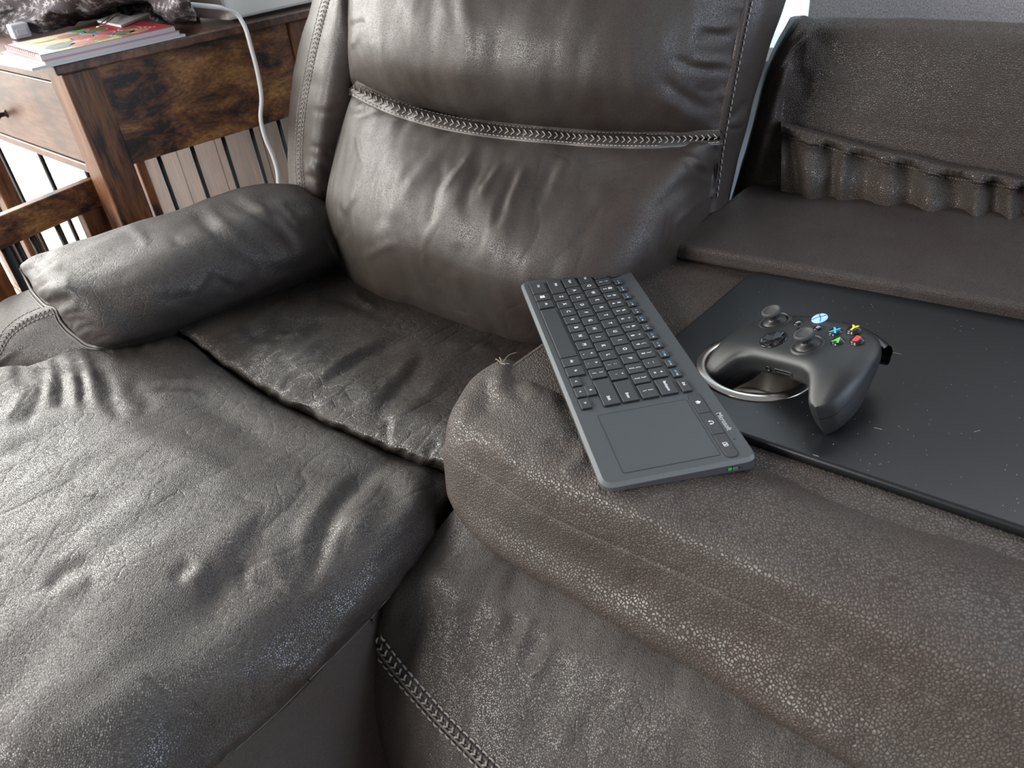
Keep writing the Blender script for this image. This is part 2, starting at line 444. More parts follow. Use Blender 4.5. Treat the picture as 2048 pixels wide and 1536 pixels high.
def rustic(name, dark, mid, light, along, rough=.42):
    m, nt, b = newmat(name); L = nt.links.new; N = nt.nodes.new
    tc = N('ShaderNodeTexCoord'); mp = N('ShaderNodeMapping'); mp.inputs['Scale'].default_value = along
    L(tc.outputs['Object'], mp.inputs['Vector'])
    n1 = N('ShaderNodeTexNoise'); n1.inputs['Scale'].default_value = 8; n1.inputs['Detail'].default_value = 7; n1.inputs['Roughness'].default_value = .68; n1.inputs['Distortion'].default_value = .6
    n2 = N('ShaderNodeTexNoise'); n2.inputs['Scale'].default_value = 60; n2.inputs['Detail'].default_value = 5
    mp2 = N('ShaderNodeMapping'); mp2.inputs['Scale'].default_value = tuple((a if a < 1 else a * 2) * (.5 if a < 1 else 1) for a in along)
    L(tc.outputs['Object'], mp2.inputs['Vector']); L(mp.outputs[0], n1.inputs['Vector']); L(mp2.outputs[0], n2.inputs['Vector'])
    cr = N('ShaderNodeValToRGB'); e = cr.color_ramp.elements
    e[0].position = .40; e[0].color = (*dark, 1); e[1].position = .68; e[1].color = (*light, 1)
    k = cr.color_ramp.elements.new(.50); k.color = (*mid, 1)
    L(n1.outputs[0], cr.inputs[0])
    mr = N('ShaderNodeMapRange'); mr.inputs['From Min'].default_value = .3; mr.inputs['From Max'].default_value = .7; mr.inputs['To Min'].default_value = .6; mr.inputs['To Max'].default_value = 1.3
    L(n2.outputs[0], mr.inputs['Value'])
    mx = N('ShaderNodeMix'); mx.data_type = 'RGBA'; mx.blend_type = 'MULTIPLY'; mx.inputs[0].default_value = 1
    L(cr.outputs[0], mx.inputs[6]); L(mr.outputs[0], mx.inputs[7]); L(mx.outputs[2], b.inputs['Base Color'])
    b.inputs['Roughness'].default_value = rough
    bp = N('ShaderNodeBump'); bp.inputs['Strength'].default_value = .2; bp.inputs['Distance'].default_value = .001
    L(n2.outputs[0], bp.inputs['Height']); L(bp.outputs[0], b.inputs['Normal'])
    return m
WOOD = rustic('rustic_wood', (.018, .010, .008), (.135, .052, .021), (.38, .19, .065), (1, 1, 2.2))
WOOD_V = rustic('rustic_wood_upright', (.020, .011, .008), (.115, .045, .018), (.21, .095, .035), (3, 3, .5))
WOOD_T = rustic('rustic_wood_top', (.06, .032, .025), (.13, .065, .045), (.19, .10, .07), (1, 1, 1), .33)
WOOD_F = rustic('rustic_wood_drawer', (.08, .05, .04), (.13, .072, .052), (.18, .10, .07), (.6, .6, 1), .32)
WOOD_O = rustic('orange_wood', (.10, .03, .01), (.22, .075, .022), (.33, .13, .045), (1, 1, .6))
WOOD_B = rustic('back_board', (.035, .024, .021), (.07, .045, .038), (.105, .066, .052), (1.5, 1.5, .4), .5)
IRON = plain('black_iron', (.008, .008, .009), .45)
KBODY = plain('keyboard_plastic', (.052, .058, .062), .52, bump=.08, bscale=5000)
KKEY = plain('key_plastic', (.036, .039, .042), .50, bump=.08, bscale=5000)
KPAD = plain('trackpad_plastic', (.048, .054, .058), .45)
KEDGE = plain('keyboard_edge', (.115, .125, .13), .42, metal=.2)
KEDGE2 = plain('keyboard_side', (.075, .075, .08), .35, metal=.2)
WHITE = plain('white_print', (.75, .77, .78), .6)
WHITE_D = plain('grey_print', (.42, .45, .48), .6)
BLUE = plain('blue_print', (.05, .33, .62), .6)
BLK = plain('black_plastic', (.012, .012, .013), .42)
BLKG = plain('glossy_black', (.006, .006, .007), .12)
PAD = plain('controller_shell', (.014, .015, .016), .40, bump=.25, bscale=4000)
PADB = plain('controller_underside', (.011, .011, .012), .46, bump=.4, bscale=3500)
RUB = plain('stick_rubber', (.035, .036, .038), .62, bump=.3, bscale=3000)
STEEL = plain('steel', (.62, .58, .53), .22, metal=1.0, bump=.04, bscale=300)
TRAYM = plain('tray_black', (.009, .010, .012), .31, bump=.12, bscale=900)

# ------------------------------------------------------------------ room
def structure(o): o['kind'] = 'structure'; return o
def floor_mat():
    m, nt, b = newmat('floor'); L = nt.links.new; N = nt.nodes.new
    tc = N('ShaderNodeTexCoord'); br = N('ShaderNodeTexBrick'); br.inputs['Scale'].default_value = 1.0
    br.inputs['Color1'].default_value = (.42, .34, .31, 1); br.inputs['Color2'].default_value = (.50, .42, .38, 1); br.inputs['Mortar'].default_value = (.2, .15, .13, 1)
    br.inputs['Brick Width'].default_value = 1.2; br.inputs['Row Height'].default_value = .14; br.inputs['Mortar Size'].default_value = .003
    L(tc.outputs['Object'], br.inputs['Vector']); L(br.outputs[0], b.inputs['Base Color']); b.inputs['Roughness'].default_value = .25
    return m
def wallbox(name, x0, x1, y0, y1, z0, z1, mat):
    return structure(hexa(name, [(x0,y0,z0),(x1,y0,z0),(x1,y1,z0),(x0,y1,z0),(x0,y0,z1),(x1,y0,z1),(x1,y1,z1),(x0,y1,z1)], mat, bev=0))
WALLM = plain('wall_paint', (.52, .62, .72), .8)
WALLW = plain('wall_white', (.78, .76, .72), .8)
wallbox('floor', -8.2, 3.4, -3.2, 3.6, -.05, 0, floor_mat())
# rear wall with a window opening above the sill
wallbox('wall_rear', -2.0, -.75, 1.78, 1.9, 0, 2.6, WALLM)
o_ = wallbox('wall_rear.001', -.75, 3.4, 1.78, 1.9, 0, .565, WALLM)
wallbox('wall_rear.002', 1.9, 3.4, 1.78, 1.9, .565, 2.6, WALLM)
wallbox('trim_1', -.78, 1.93, 1.73, 1.9, .565, .592, plain('sill_white', (.8, .84, .86), .5))
# left wall with the tall glass door
wallbox('wall_left', -5.2, -5.08, -3.2, -.6, 0, 2.6, WALLW)
wallbox('wall_left.001', -5.2, -5.08, -.6, 2.3, 2.2, 2.6, WALLW)
SKYM = plain('bright_daylight', (.8, .85, .9), .9, emit=(.60, .88, 1.0), es=.92)
w1 = empty('window_1', (0.4, 1.85, 1.3), None, None); w1['kind'] = 'structure'
adopt(hexa('pane', [(-.75,1.86,.59),(1.9,1.86,.59),(1.9,1.865,.59),(-.75,1.865,.59),(-.75,1.86,2.2),(1.9,1.86,2.2),(1.9,1.865,2.2),(-.75,1.865,2.2)], SKYM, bev=0), w1)
FR = plain('window_frame_white', (.80, .84, .86), .45)
for x0, x1, z0, z1 in ((-.75, -.70, .594, 2.198), (1.85, 1.9, .594, 2.198), (-.75, 1.9, 2.2, 2.25), (.55, .60, .594, 2.198)):
    adopt(hexa('window_frame', [(x0,1.82,z0),(x1,1.82,z0),(x1,1.87,z0),(x0,1.87,z0),(x0,1.82,z1),(x1,1.82,z1),(x1,1.87,z1),(x0,1.87,z1)], FR, bev=.002), w1)
d1 = empty('door_1', (-5.1, .8, 0), None, None); d1['kind'] = 'structure'
SKY2 = plain('bright_outdoors', (.9, .9, .85), .9, emit=(1.0, .985, .93), es=1.3)
adopt(hexa('pane', [(-5.13,-.55,.06),(-5.125,-.55,.06),(-5.125,2.25,.06),(-5.13,2.25,.06),(-5.13,-.55,2.15),(-5.125,-.55,2.15),(-5.125,2.25,2.15),(-5.13,2.25,2.15)], SKY2, bev=0), d1)
for y0, y1, z0, z1 in ((-.6,-.52,.062,2.118), (2.2,2.28,.062,2.118), (-.6,2.28,2.12,2.2), (-.6,2.28,0,.06), (.8,.88,.062,2.118)):
    adopt(hexa('door_frame', [(-5.15,y0,z0),(-5.08,y0,z0),(-5.08,y1,z0),(-5.15,y1,z0),(-5.15,y0,z1),(-5.08,y0,z1),(-5.08,y1,z1),(-5.15,y1,z1)], FR, bev=.003), d1)

d2 = empty('door_2', (-3.6, 1.85, 0), None, None); d2['kind'] = 'structure'
adopt(hexa('pane', [(-5.1,1.86,.05),(-2.05,1.86,.05),(-2.05,1.865,.05),(-5.1,1.865,.05),(-5.1,1.86,2.15),(-2.05,1.86,2.15),(-2.05,1.865,2.15),(-5.1,1.865,2.15)], SKY2, bev=0), d2)
for x0, x1, z0, z1 in ((-5.15,-5.08,.052,2.128), (-2.06,-2.0,.052,2.128), (-5.15,-2.0,2.13,2.2), (-5.15,-2.0,0,.05), (-3.62,-3.55,.052,2.128)):
    adopt(hexa('door_frame', [(x0,1.82,z0),(x1,1.82,z0),(x1,1.87,z0),(x0,1.87,z0),(x0,1.82,z1),(x1,1.82,z1),(x1,1.87,z1),(x0,1.87,z1)], FR, bev=.003), d2)

# grey woven roller blind in front of the window
def weave():
    m, nt, b = newmat('blind_weave'); L = nt.links.new; N = nt.nodes.new
    tc = N('ShaderNodeTexCoord')
    n = N('ShaderNodeTexNoise'); n.inputs['Scale'].default_value = 420; n.inputs['Detail'].default_value = 2
    mp = N('ShaderNodeMapping'); mp.inputs['Scale'].default_value = (1.6, 1, .7)
    L(tc.outputs['Object'], mp.inputs['Vector']); L(mp.outputs[0], n.inputs['Vector'])
    cr = N('ShaderNodeValToRGB'); e = cr.color_ramp.elements
    e[0].position = .32; e[0].color = (.20, .19, .19, 1); e[1].position = .72; e[1].color = (.50, .48, .50, 1)
    L(n.outputs[0], cr.inputs[0]); L(cr.outputs[0], b.inputs['Base Color']); b.inputs['Roughness'].default_value = .9
    bp = N('ShaderNodeBump'); bp.inputs['Strength'].default_value = .5; bp.inputs['Distance'].default_value = .001
    L(n.outputs[0], bp.inputs['Height']); L(bp.outputs[0], b.inputs['Normal'])
    return m
bl = empty('roller_blind', (.7, 1.7, 2.2), 'grey woven roller blind lowered over the window behind the sofa', 'blind')
BW = weave(); xL = -.352
adopt(hexa('blind_fabric', [(xL,1.695,.46),(1.9,1.695,.46),(1.9,1.699,.46),(xL,1.699,.46),(xL,1.695,2.2),(1.9,1.695,2.2),(1.9,1.699,2.2),(xL,1.699,2.2)], BW, bev=0), bl)
adopt(tube('roller', [(xL-.01,1.70,2.22),(1.92,1.70,2.22)], .025, FR, seg=16), bl)
adopt(tube('hem_bar', [(xL,1.697,.462),(1.9,1.697,.462)], .008, FR, seg=10), bl)
# ------------------------------------------------------------------ rustic dog crate side table
DO = at(109, 131, z=.75)[:2]; DS = np.array([.295, .955]); DF = np.array([-.98, .2])
def D(s, f, z): p = DO + DS * s + DF * f; return np.array([p[0], p[1], z])
def dbox(name, s0, s1, f0, f1, z0, z1, mat, parent=None, bev=.002):
    return hexa(name, [D(s0,f0,z0),D(s1,f0,z0),D(s1,f1,z0),D(s0,f1,z0),D(s0,f0,z1),D(s1,f0,z1),D(s1,f1,z1),D(s0,f1,z1)], mat, parent, bev)
def atD(px, py, f):
    """sight line against the vertical plane at crate coordinate f"""
    d = ROT @ np.array([px - 1024.0, py - 768.0, FPX]); n = np.array([DS[1], -DS[0]]); n = -n
    o = DO + DF * f; t = ((o - EYE[:2]) @ n) / (d[:2] @ n); return EYE + d * t
crate = empty('crate_table', tuple(D(.25, .5, 0)), 'rustic brown wooden dog crate side table with drawer and black bars, left of the sofa', 'side table')
def cr(o, lab=None):
    adopt(o, crate)
    if lab: o['label'] = lab
    return o
cr(dbox('tabletop', -.004, .60, -.006, 1.15, .733, .75, WOOD_T, bev=.003))
for s0, s1, f0, f1 in ((.006,.068,.004,.07), (.455,.515,.004,.07), (.006,.068,1.04,1.10), (.455,.515,1.04,1.10)):
    cr(dbox('leg', s0, s1, f0, f1, 0, .733, WOOD_V, bev=.003))
cr(dbox('side_panel', .068, .455, .012, .03, .553, .733, WOOD), 'mottled burnt brown side panel')
cr(dbox('front_rail', .008, .03, .07, 1.04, .716, .733, WOOD_F))
cr(dbox('front_rail', .008, .03, .07, 1.04, .545, .562, WOOD_F))
dr = cr(dbox('drawer', .010, .40, .078, 1.02, .565, .713, WOOD_F, bev=.0015), 'smooth mid brown drawer front')
kp = D(.012, .425, .618); dirn = D(-1, 0, 0) - D(0, 0, 0); dirn /= np.linalg.norm(dirn)
kn = lathe('knob', [(.0001,0),(.009,0),(.009,.003),(.005,.006),(.005,.014),(.009,.019),(.0145,.022),(.016,.026),(.014,.030),(.0001,.032)], (0,0,0), BLK, seg=24)
q = Vector(dirn).to_track_quat('Z', 'Y'); kn.data.transform(Matrix.Translation(Vector(kp)) @ q.to_matrix().to_4x4()); kn.parent = dr; kn['label'] = 'black round drawer knob'
for s in (.126, .195, .263, .327, .392, .44):
    cr(tube('bar', [D(s, .03, .02), D(s, .03, .56)], .0045, IRON))
for f in (.12, .36, .64):
    cr(tube('bar', [D(.02, f, .02), D(.02, f, .55)], .005, IRON))
for f in (.86, .93, .98):
    cr(tube('bar', [D(.02, f, .02), D(.02, f, .55)], .005, IRON))
cr(dbox('front_post', .006, .045, .76, .82, 0, .546, WOOD_V, bev=.003))
for z in (.42, .36): cr(dbox('hinge', -.004, .006, .79, .815, z, z + .035, IRON, bev=.001), 'black metal hinge on the front post')
for k in range(4):
    f = .012 + k * .25
    cr(dbox('back_plank', .470, .484, f, f + .248, .02, .73, WOOD_B, bev=.0015))
cr(dbox('base_board', 0, .51, 0, 1.1, .015, .03, WOOD_V))
# open crate gate standing out towards the viewer: part of the crate
X0 = -1.5
def gbox(name, y0, y1, z0, z1, mat, parent=None, x0=-.022):
    return hexa(name, [(X0+x0,y0,z0),(X0,y0,z0),(X0,y1,z0),(X0+x0,y1,z0),(X0+x0,y0,z1),(X0,y0,z1),(X0,y1,z1),(X0+x0,y1,z1)], mat, parent, .002)
gate = cr(gbox('gate', .28, .86, .472, .527, WOOD), 'open crate gate with black bars')
gbox('post', .805, .862, .04, .472, WOOD_V, gate); gbox('post', .560, .627, .04, .472, WOOD_O, gate); gbox('post', .28, .34, .04, .472, WOOD_V, gate)
gbox('rail', .28, .86, .02, .075, WOOD_O, gate)
for y in (.650, .672, .702, .755, .51, .45, .39):
    tube('bar', [(X0-.011, y, .06), (X0-.011, y, .48)], .006 if y != .650 else .010, IRON, gate)
# pet bed inside the crate
pb = D(.25, .55, .03)
ring = []
bed = empty('pet_bed', tuple(pb), 'fluffy cream pet bed lying inside the crate table', 'pet bed')
th = np.linspace(0, 2*math.pi, 40); ph = np.linspace(0, 2*math.pi, 16)
G = np.array([[[pb[0] + (.14 + .045*math.cos(b)) * math.cos(a), pb[1] + (.12 + .045*math.cos(b)) * math.sin(a), .085 + .055*math.sin(b)] for b in ph] for a in th])
G += (noise3(G * 40)[..., None]) * .012
FLUFF = plain('fluff', (.62, .52, .44), .95, bump=1, bscale=600)
adopt(grid_obj('bolster', G, FLUFF), bed)
adopt(slab('bed_cushion', [(pb[0] + .13*math.cos(a), pb[1] + .11*math.sin(a)) for a in np.linspace(0, 2*math.pi, 24, endpoint=False)], .035, .11, FLUFF, bev=.01), bed)

# booklets on the crate top
PAPER = plain('paper', (.52, .50, .51), .55); PAPERP = plain('paper_pink', (.50, .24, .26), .5)
A = at(80, 111, z=.77)[:2]; B_ = at(348, 52, z=.77)[:2]; U = (B_ - A) / np.linalg.norm(B_ - A); V_ = np.array([-U[1], U[0]]); LN = float(np.linalg.norm(B_ - A))
def bk(u, v): return A + U * u + V_ * v
def cover_mat():
    m, nt, b = newmat('food_cover'); L = nt.links.new; N = nt.nodes.new
    b.inputs['Roughness'].default_value = .5
    tc = N('ShaderNodeTexCoord'); vo = N('ShaderNodeTexVoronoi'); vo.inputs['Scale'].default_value = 38; vo.inputs['Randomness'].default_value = .9
    L(tc.outputs['Object'], vo.inputs['Vector'])
    hs = N('ShaderNodeHueSaturation'); hs.inputs['Saturation'].default_value = 1.1; hs.inputs['Value'].default_value = .3
    L(vo.outputs['Color'], hs.inputs['Color'])
    n = N('ShaderNodeTexNoise'); n.inputs['Scale'].default_value = 160; L(tc.outputs['Object'], n.inputs['Vector'])
    cr = N('ShaderNodeValToRGB'); e = cr.color_ramp.elements
    e[0].position = .3; e[0].color = (.10, .14, .05, 1); e[1].position = .7; e[1].color = (.55, .22, .12, 1); k = e.new(.5); k.color = (.45, .36, .10, 1)
    L(n.outputs[0], cr.inputs[0])
    mx = N('ShaderNodeMix'); mx.data_type = 'RGBA'; mx.inputs[0].default_value = .35; L(cr.outputs[0], mx.inputs[6]); L(hs.outputs[0], mx.inputs[7]); L(mx.outputs[2], b.inputs['Base Color'])
    return m
def quadpoly(u0, u1, v0, v1): return [bk(u0, v0), bk(u1, v0), bk(u1, v1), bk(u0, v1)]
bo3 = empty('brochure', (*bk(.15, .1), .75), 'thin white brochure at the bottom of the pile of three on the crate top', 'brochure')
adopt(slab('pages', [bk(-.022, -.006), bk(LN+.012, -.010), bk(LN+.02, .20), bk(-.04, .20)], .7503, .7545, PAPER, bev=0), bo3)
bo2 = empty('magazine', (*bk(.15, .1), .755), 'magazine with pink edged pages, in the middle of the pile of three', 'magazine')
adopt(slab('pages', [bk(.002, -.003), bk(LN+.004, -.004), bk(LN+.006, .205), bk(-.01, .205)], .7547, .760, PAPER, bev=0), bo2)
adopt(slab('cover', [bk(.0, -.004), bk(LN+.005, -.005), bk(LN+.007, .206), bk(-.012, .206)], .7602, .7614, PAPERP, bev=0), bo2)
bo1 = empty('cookbook', (*bk(.15, .1), .7615), 'food magazine with bowls of fruit on a red cover, topmost of the pile', 'magazine')
adopt(slab('pages', quadpoly(0, LN, 0, .21), .7617, .7692, PAPER, bev=0), bo1)
cov = adopt(slab('cover', quadpoly(0, LN, 0, .21), .7694, .7702, cover_mat(), bev=0), bo1); cov['label'] = 'printed cover with bowls of food'
def flat(name, poly, z, col, parent, rough=.5, t=.0002):
    return slab(name, poly, z, z + t, plain(name, tuple(.6 * c for c in col), rough), parent, bev=0)
flat('red_field', quadpoly(LN*.60, LN, 0, .21), .7703, (.62, .035, .05), cov)
flat('blue_band', [bk(LN*.47, .21), bk(LN*.53, .21), bk(LN*.67, .02), bk(LN*.62, .02)], .7706, (.06, .25, .62), cov)
flat('pale_corner', [bk(0, 0), bk(LN*.12, 0), bk(LN*.12, .10), bk(LN*.10, .21), bk(0, .21)], .7703, (.72, .70, .66), cov)
for u, v, r, c in ((.13,.055,.030,(.03,.10,.18)), (.21,.030,.024,(.62,.06,.12)), (.30,.045,.022,(.45,.12,.04)), (.17,.105,.026,(.62,.50,.08)), (.27,.10,.024,(.60,.05,.05)), (.36,.09,.022,(.62,.10,.10)),
                   (.25,.155,.024,(.35,.05,.03)), (.38,.15,.022,(.07,.25,.03)), (.33,.185,.018,(.10,.35,.05)), (.42,.045,.022,(.08,.28,.06)), (.48,.09,.020,(.55,.10,.06)), (.47,.03,.018,(.60,.30,.06)), (.14,.165,.022,(.55,.45,.10))):
    c0 = bk(u * LN / .6 * .98 if u < .6 else u, v)
    pts = lambda rr: [c0 + rr * np.array([math.cos(a), math.sin(a)]) for a in np.linspace(0, 2*math.pi, 20, endpoint=False)]
    flat('printed_bowl', pts(r), .7706, (.75, .72, .70), cov); flat('printed_food', pts(r * .86), .7709, c, cov)
for k in range(4):   # two lines of white lettering too small to read
    for j in range(5):
        u0 = LN * (.76 + .035 * j) - k * .004; v0 = .035 + .013 * k
        flat('print_line', quadpoly(u0, u0 + LN*.022, v0, v0 + .005), .7706, (.8, .75, .75), cov)
for k in range(18):
    p = bk(-.002, .012 + k * .011)
    c_ = tube('spiral_loop', [(p[0] + .004*math.cos(a)*U[0], p[1] + .004*math.cos(a)*U[1], .7685 + .0045*math.sin(a)) for a in np.linspace(-.5, math.pi + .5, 8)], .0007, PAPERP, seg=5)
    adopt(c_, bo1)
# slip of card under a binder clip
cz = .7712
cd = adopt(slab('card_stack', [at(196,45,z=cz)[:2], at(243,55,z=cz)[:2], at(302,31,z=cz)[:2], at(262,22,z=cz)[:2]], cz, cz + .004, PAPER, bev=0), empty('index_cards', tuple(at(245, 40, z=cz)), 'small white cards held by a black binder clip on the red cover', 'cards'))
clip = empty('binder_clip', tuple(at(255, 26, z=cz)), 'black binder clip with silver handles on the white cards', 'binder clip')
a, b, c, d = at(236,32,z=cz), at(262,38,z=cz), at(272,22,z=cz), at(244,16,z=cz)
ux = (b - a); vx = (d - a)
top0, top1 = (a + d) / 2 + np.array([0,0,.022]), (b + c) / 2 + np.array([0,0,.022])
bm = bmesh.new(); vs = [bm.verts.new(tuple(p)) for p in (a, b, c, d, top0 + vx*.03, top1 + vx*.03, top1 - vx*.03, top0 - vx*.03)]
for f_ in ((0,1,5,4)[::1], (3,2,6,7), (4,5,6,7), (0,4,7,3), (1,2,6,5), (0,3,2,1)): bm.faces.new([vs[i] for i in f_])
bevel_bm(bm, .001, 2); adopt(bm_obj('clip_body', bm, BLKG), clip)
h0 = at(238,31,z=cz+.006)
adopt(tube('clip_handle', [h0, at(222,38,z=cz+.010), at(205,50,z=cz+.008), at(196,54,z=cz+.006), at(203,46,z=cz+.008), at(216,36,z=cz+.010), at(236,26,z=cz+.008)], .0011, STEEL, seg=6, n=40), clip)
adopt(tube('clip_handle', [h0 + np.array([0,0,.006]), at(226,36,z=cz+.020), at(212,46,z=cz+.018), at(220,34,z=cz+.022), at(240,24,z=cz+.018)], .0011, STEEL, seg=6, n=40), clip)
# small charger block
CH = plain('frosted_plastic', (.50, .50, .54), .3)
c0 = at(32, 80, z=.752)
ch = empty('charger_block', tuple(c0), 'small pale grey plastic charger block by the folded blanket', 'charger')
def obox(name, o, ux, uy, h, mat, bev, parent=None):
    c8 = [o, o+ux, o+ux+uy, o+uy]; c8 = c8 + [p + np.array([0,0,h]) for p in c8]
    return hexa(name, c8, mat, parent, bev, 3)
ux = np.append(U * .034, 0); uy = np.append(V_ * .034, 0)
adopt(obox('charger_body', c0, ux, uy, .028, CH, .003), ch)
adopt(obox('plug_face', c0 - uy*.04 + ux*.2 + np.array([0,0,.006]), ux*.6, uy*.05, .012, PAPER, .0005), ch)
# fleece blanket with snowflakes
def snow():
    m, nt, b = newmat('snowflake_fleece'); L = nt.links.new; N = nt.nodes.new
    tc = N('ShaderNodeTexCoord'); mp = N('ShaderNodeMapping'); mp.vector_type = 'POINT'; mp.inputs['Scale'].default_value = (19, 19, 1)
    L(tc.outputs['UV'], mp.inputs['Vector'])
    vo = N('ShaderNodeTexVoronoi'); vo.voronoi_dimensions = '2D'; vo.inputs['Scale'].default_value = 1; vo.inputs['Randomness'].default_value = .55; L(mp.outputs[0], vo.inputs['Vector'])
    sb = N('ShaderNodeVectorMath'); sb.operation = 'SUBTRACT'; L(mp.outputs[0], sb.inputs[0]); L(vo.outputs['Position'], sb.inputs[1])
    sx = N('ShaderNodeSeparateXYZ'); L(sb.outputs[0], sx.inputs[0])
    at2 = N('ShaderNodeMath'); at2.operation = 'ARCTAN2'; L(sx.outputs[1], at2.inputs[0]); L(sx.outputs[0], at2.inputs[1])
    def mth(op, a, b_=None):
        q = N('ShaderNodeMath'); q.operation = op
        for i, v in enumerate((a, b_)):
            if v is None: continue
            if isinstance(v, (int, float)): q.inputs[i].default_value = v
            else: L(v, q.inputs[i])
        return q.outputs[0]
    arm = mth('ABSOLUTE', mth('COSINE', mth('MULTIPLY', at2.outputs[0], 3.0)))
    arm = mth('POWER', arm, 3.0)
    reach = mth('ADD', .12, mth('MULTIPLY', arm, .26))
    comb = mth('MULTIPLY', mth('SINE', mth('MULTIPLY', vo.outputs['Distance'], 42.0)), .05)
    inside = mth('LESS_THAN', mth('ADD', vo.outputs['Distance'], comb), reach)
    mx = N('ShaderNodeMix'); mx.data_type = 'RGBA'; L(inside, mx.inputs[0]); mx.inputs[6].default_value = (.085, .072, .080, 1); mx.inputs[7].default_value = (.36, .34, .36, 1)
    L(mx.outputs[2], b.inputs['Base Color']); b.inputs['Roughness'].default_value = .95
    n = N('ShaderNodeTexNoise'); n.inputs['Scale'].default_value = 700; L(tc.outputs['Object'], n.inputs['Vector'])
    bp = N('ShaderNodeBump'); bp.inputs['Strength'].default_value = .7; bp.inputs['Distance'].default_value = .002; L(n.outputs[0], bp.inputs['Height']); L(bp.outputs[0], b.inputs['Normal'])
    return m
def add_uv(o, G):
    n, m = G.shape[:2]
    Lu = np.concatenate([[0], np.cumsum(np.linalg.norm(np.diff(G, axis=1), axis=2).mean(0))]); Lv = np.concatenate([[0], np.cumsum(np.linalg.norm(np.diff(G, axis=0), axis=2).mean(1))])
    uv = o.data.uv_layers.new(name='UVMap'); idx = np.zeros(len(o.data.loops), int); o.data.loops.foreach_get('vertex_index', idx)
    idx = idx % (n * m)
    uv.data.foreach_set('uv', np.stack([Lu[idx % m], Lv[idx // m]], 1).ravel())
rows = [[at(*p, z=.753) for p in ((-60,70),(0,66),(40,72),(110,62),(180,40),(260,28),(320,42),(360,48),(388,44))],
        [at(*p, z=.775) for p in ((-60,45),(5,40),(50,48),(110,45),(180,26),(260,16),(320,28),(365,34),(392,32))],
        [at(*p, z=.805) for p in ((-60,20),(10,12),(60,12),(110,22),(190,12),(260,2),(320,10),(360,16),(385,14))],
        [at(*p, z=.83) for p in ((-60,-12),(10,-12),(60,-10),(120,-6),(190,-10),(260,-16),(320,-12),(355,-6),(372,-4))],
        [at(*p, z=.84) for p in ((-60,-40),(10,-42),(60,-42),(120,-40),(190,-38),(260,-42),(320,-40),(350,-34),(366,-30))],
        [at(*p, z=.80) for p in ((-60,-70),(10,-72),(60,-72),(120,-70),(190,-68),(260,-72),(320,-60),(350,-50),(366,-45))],
        [at(*p, z=.753) for p in ((-60,-60),(10,-62),(60,-62),(120,-60),(190,-58),(260,-62),(320,-40),(350,-30),(366,-24))]]
G = loft(rows, 110, 200)
G = wrinkle(G, creases=[(-14,9,[(15,55),(40,10),(120,12),(190,28)]), (-16,8,[(150,60),(160,20),(170,-20)]), (12,12,[(175,40),(185,0),(190,-30)]), (-12,8,[(205,25),(240,-5),(260,-30)]), (-10,7,[(230,0),(300,8),(330,20),(345,40)]),
                        (-10,6,[(290,-20),(300,-2),(360,-5)]), (10,8,[(60,20),(90,40),(120,60)]), (9,8,[(310,22),(340,12),(380,8)])], noises=[(9,.07,(1,1,1)), (4,.03,(1,1,1))])
bk_o = grid_obj('snowflake_blanket', G, snow(), thick=.004); add_uv(bk_o, G)
prop(bk_o, 'grey fleece blanket with white snowflakes bunched on the crate top', 'blanket')
# white box and its cable
WB = plain('white_enamel', (.80, .78, .74), .35); WB2 = plain('beige_side', (.62, .53, .46), .5)
wb = empty('white_box', tuple(D(.5, .12, .75)), 'white box standing on the crate top beside the sofa back', 'box')
adopt(dbox('casing', .338, .80, .016, .235, .756, .95, WB, bev=.006), wb)
adopt(dbox('end_panel', .3365, .3385, .022, .229, .762, .944, WB2, bev=.0005), wb)
for s, f in ((.36, .03), (.36, .21), (.77, .03), (.77, .21)): adopt(dbox('foot', s, s+.02, f, f+.012, .7502, .757, BLK, bev=.001), wb)
pts = [D(.335, .30, .79), at(388, 10, z=.80), at(430, 14, z=.792), at(455, 21, z=.776), atD(472, 27, -.008)]
pts += [atD(*p, -.022) for p in ((488, 50), (502, 95), (516, 150), (523, 200), (521, 235), (530, 275), (545, 310), (554, 340), (557, 375), (560, 430))]
pts += [D(.36, -.035, .10), D(.37, -.04, .012), D(.50, -.05, .01)]
cb = tube('power_cable', pts, .0042, plain('white_cable', (.74, .72, .72), .4), seg=10, n=140)
prop(cb, 'white power cable hanging down the side of the crate table', 'cable')
# ------------------------------------------------------------------ the sofa
sofa = empty('reclining_sofa', (-.45, .6, 0), 'dark brown leather reclining sofa with one seat back folded down as a table', 'sofa')
def sp(o, lab=None):
    adopt(o, sofa)
    if lab: o['label'] = lab
    return o
# --- rear half of the seat
rows = [Zs(.385, (280,640),(345,668),(420,716),(530,789),(650,849),(780,909),(890,944),(1010,975)),
        Zs(.427, (280,640),(345,664),(420,712),(530,785),(650,845),(780,905),(890,940),(1010,968)),
        Zs(.447, (285,632),(350,656),(428,704),(540,775),(658,834),(786,892),(893,925),(1010,940)),
        Zs(.456, (310,600),(385,630),(470,670),(580,730),(690,785),(810,845),(905,880),(1010,905)),
        Zs(.449, (400,560),(470,590),(550,620),(650,675),(750,730),(850,790),(940,830),(1040,860)),
        Zs(.435, (510,520),(580,550),(650,580),(730,630),(820,680),(900,730),(990,770),(1090,800)),
        Zs(.428, (610,490),(660,520),(700,548),(775,598),(860,638),(950,680),(1050,710),(1150,740)),
        Zs(.425, (640,430),(700,470),(745,500),(820,545),(900,590),(1000,630),(1090,660),(1180,690))]
SEAM = [(345,664),(420,712),(530,785),(650,845),(780,905),(890,940)]
G = loft(rows, 300, 420); CREASE = 1.0
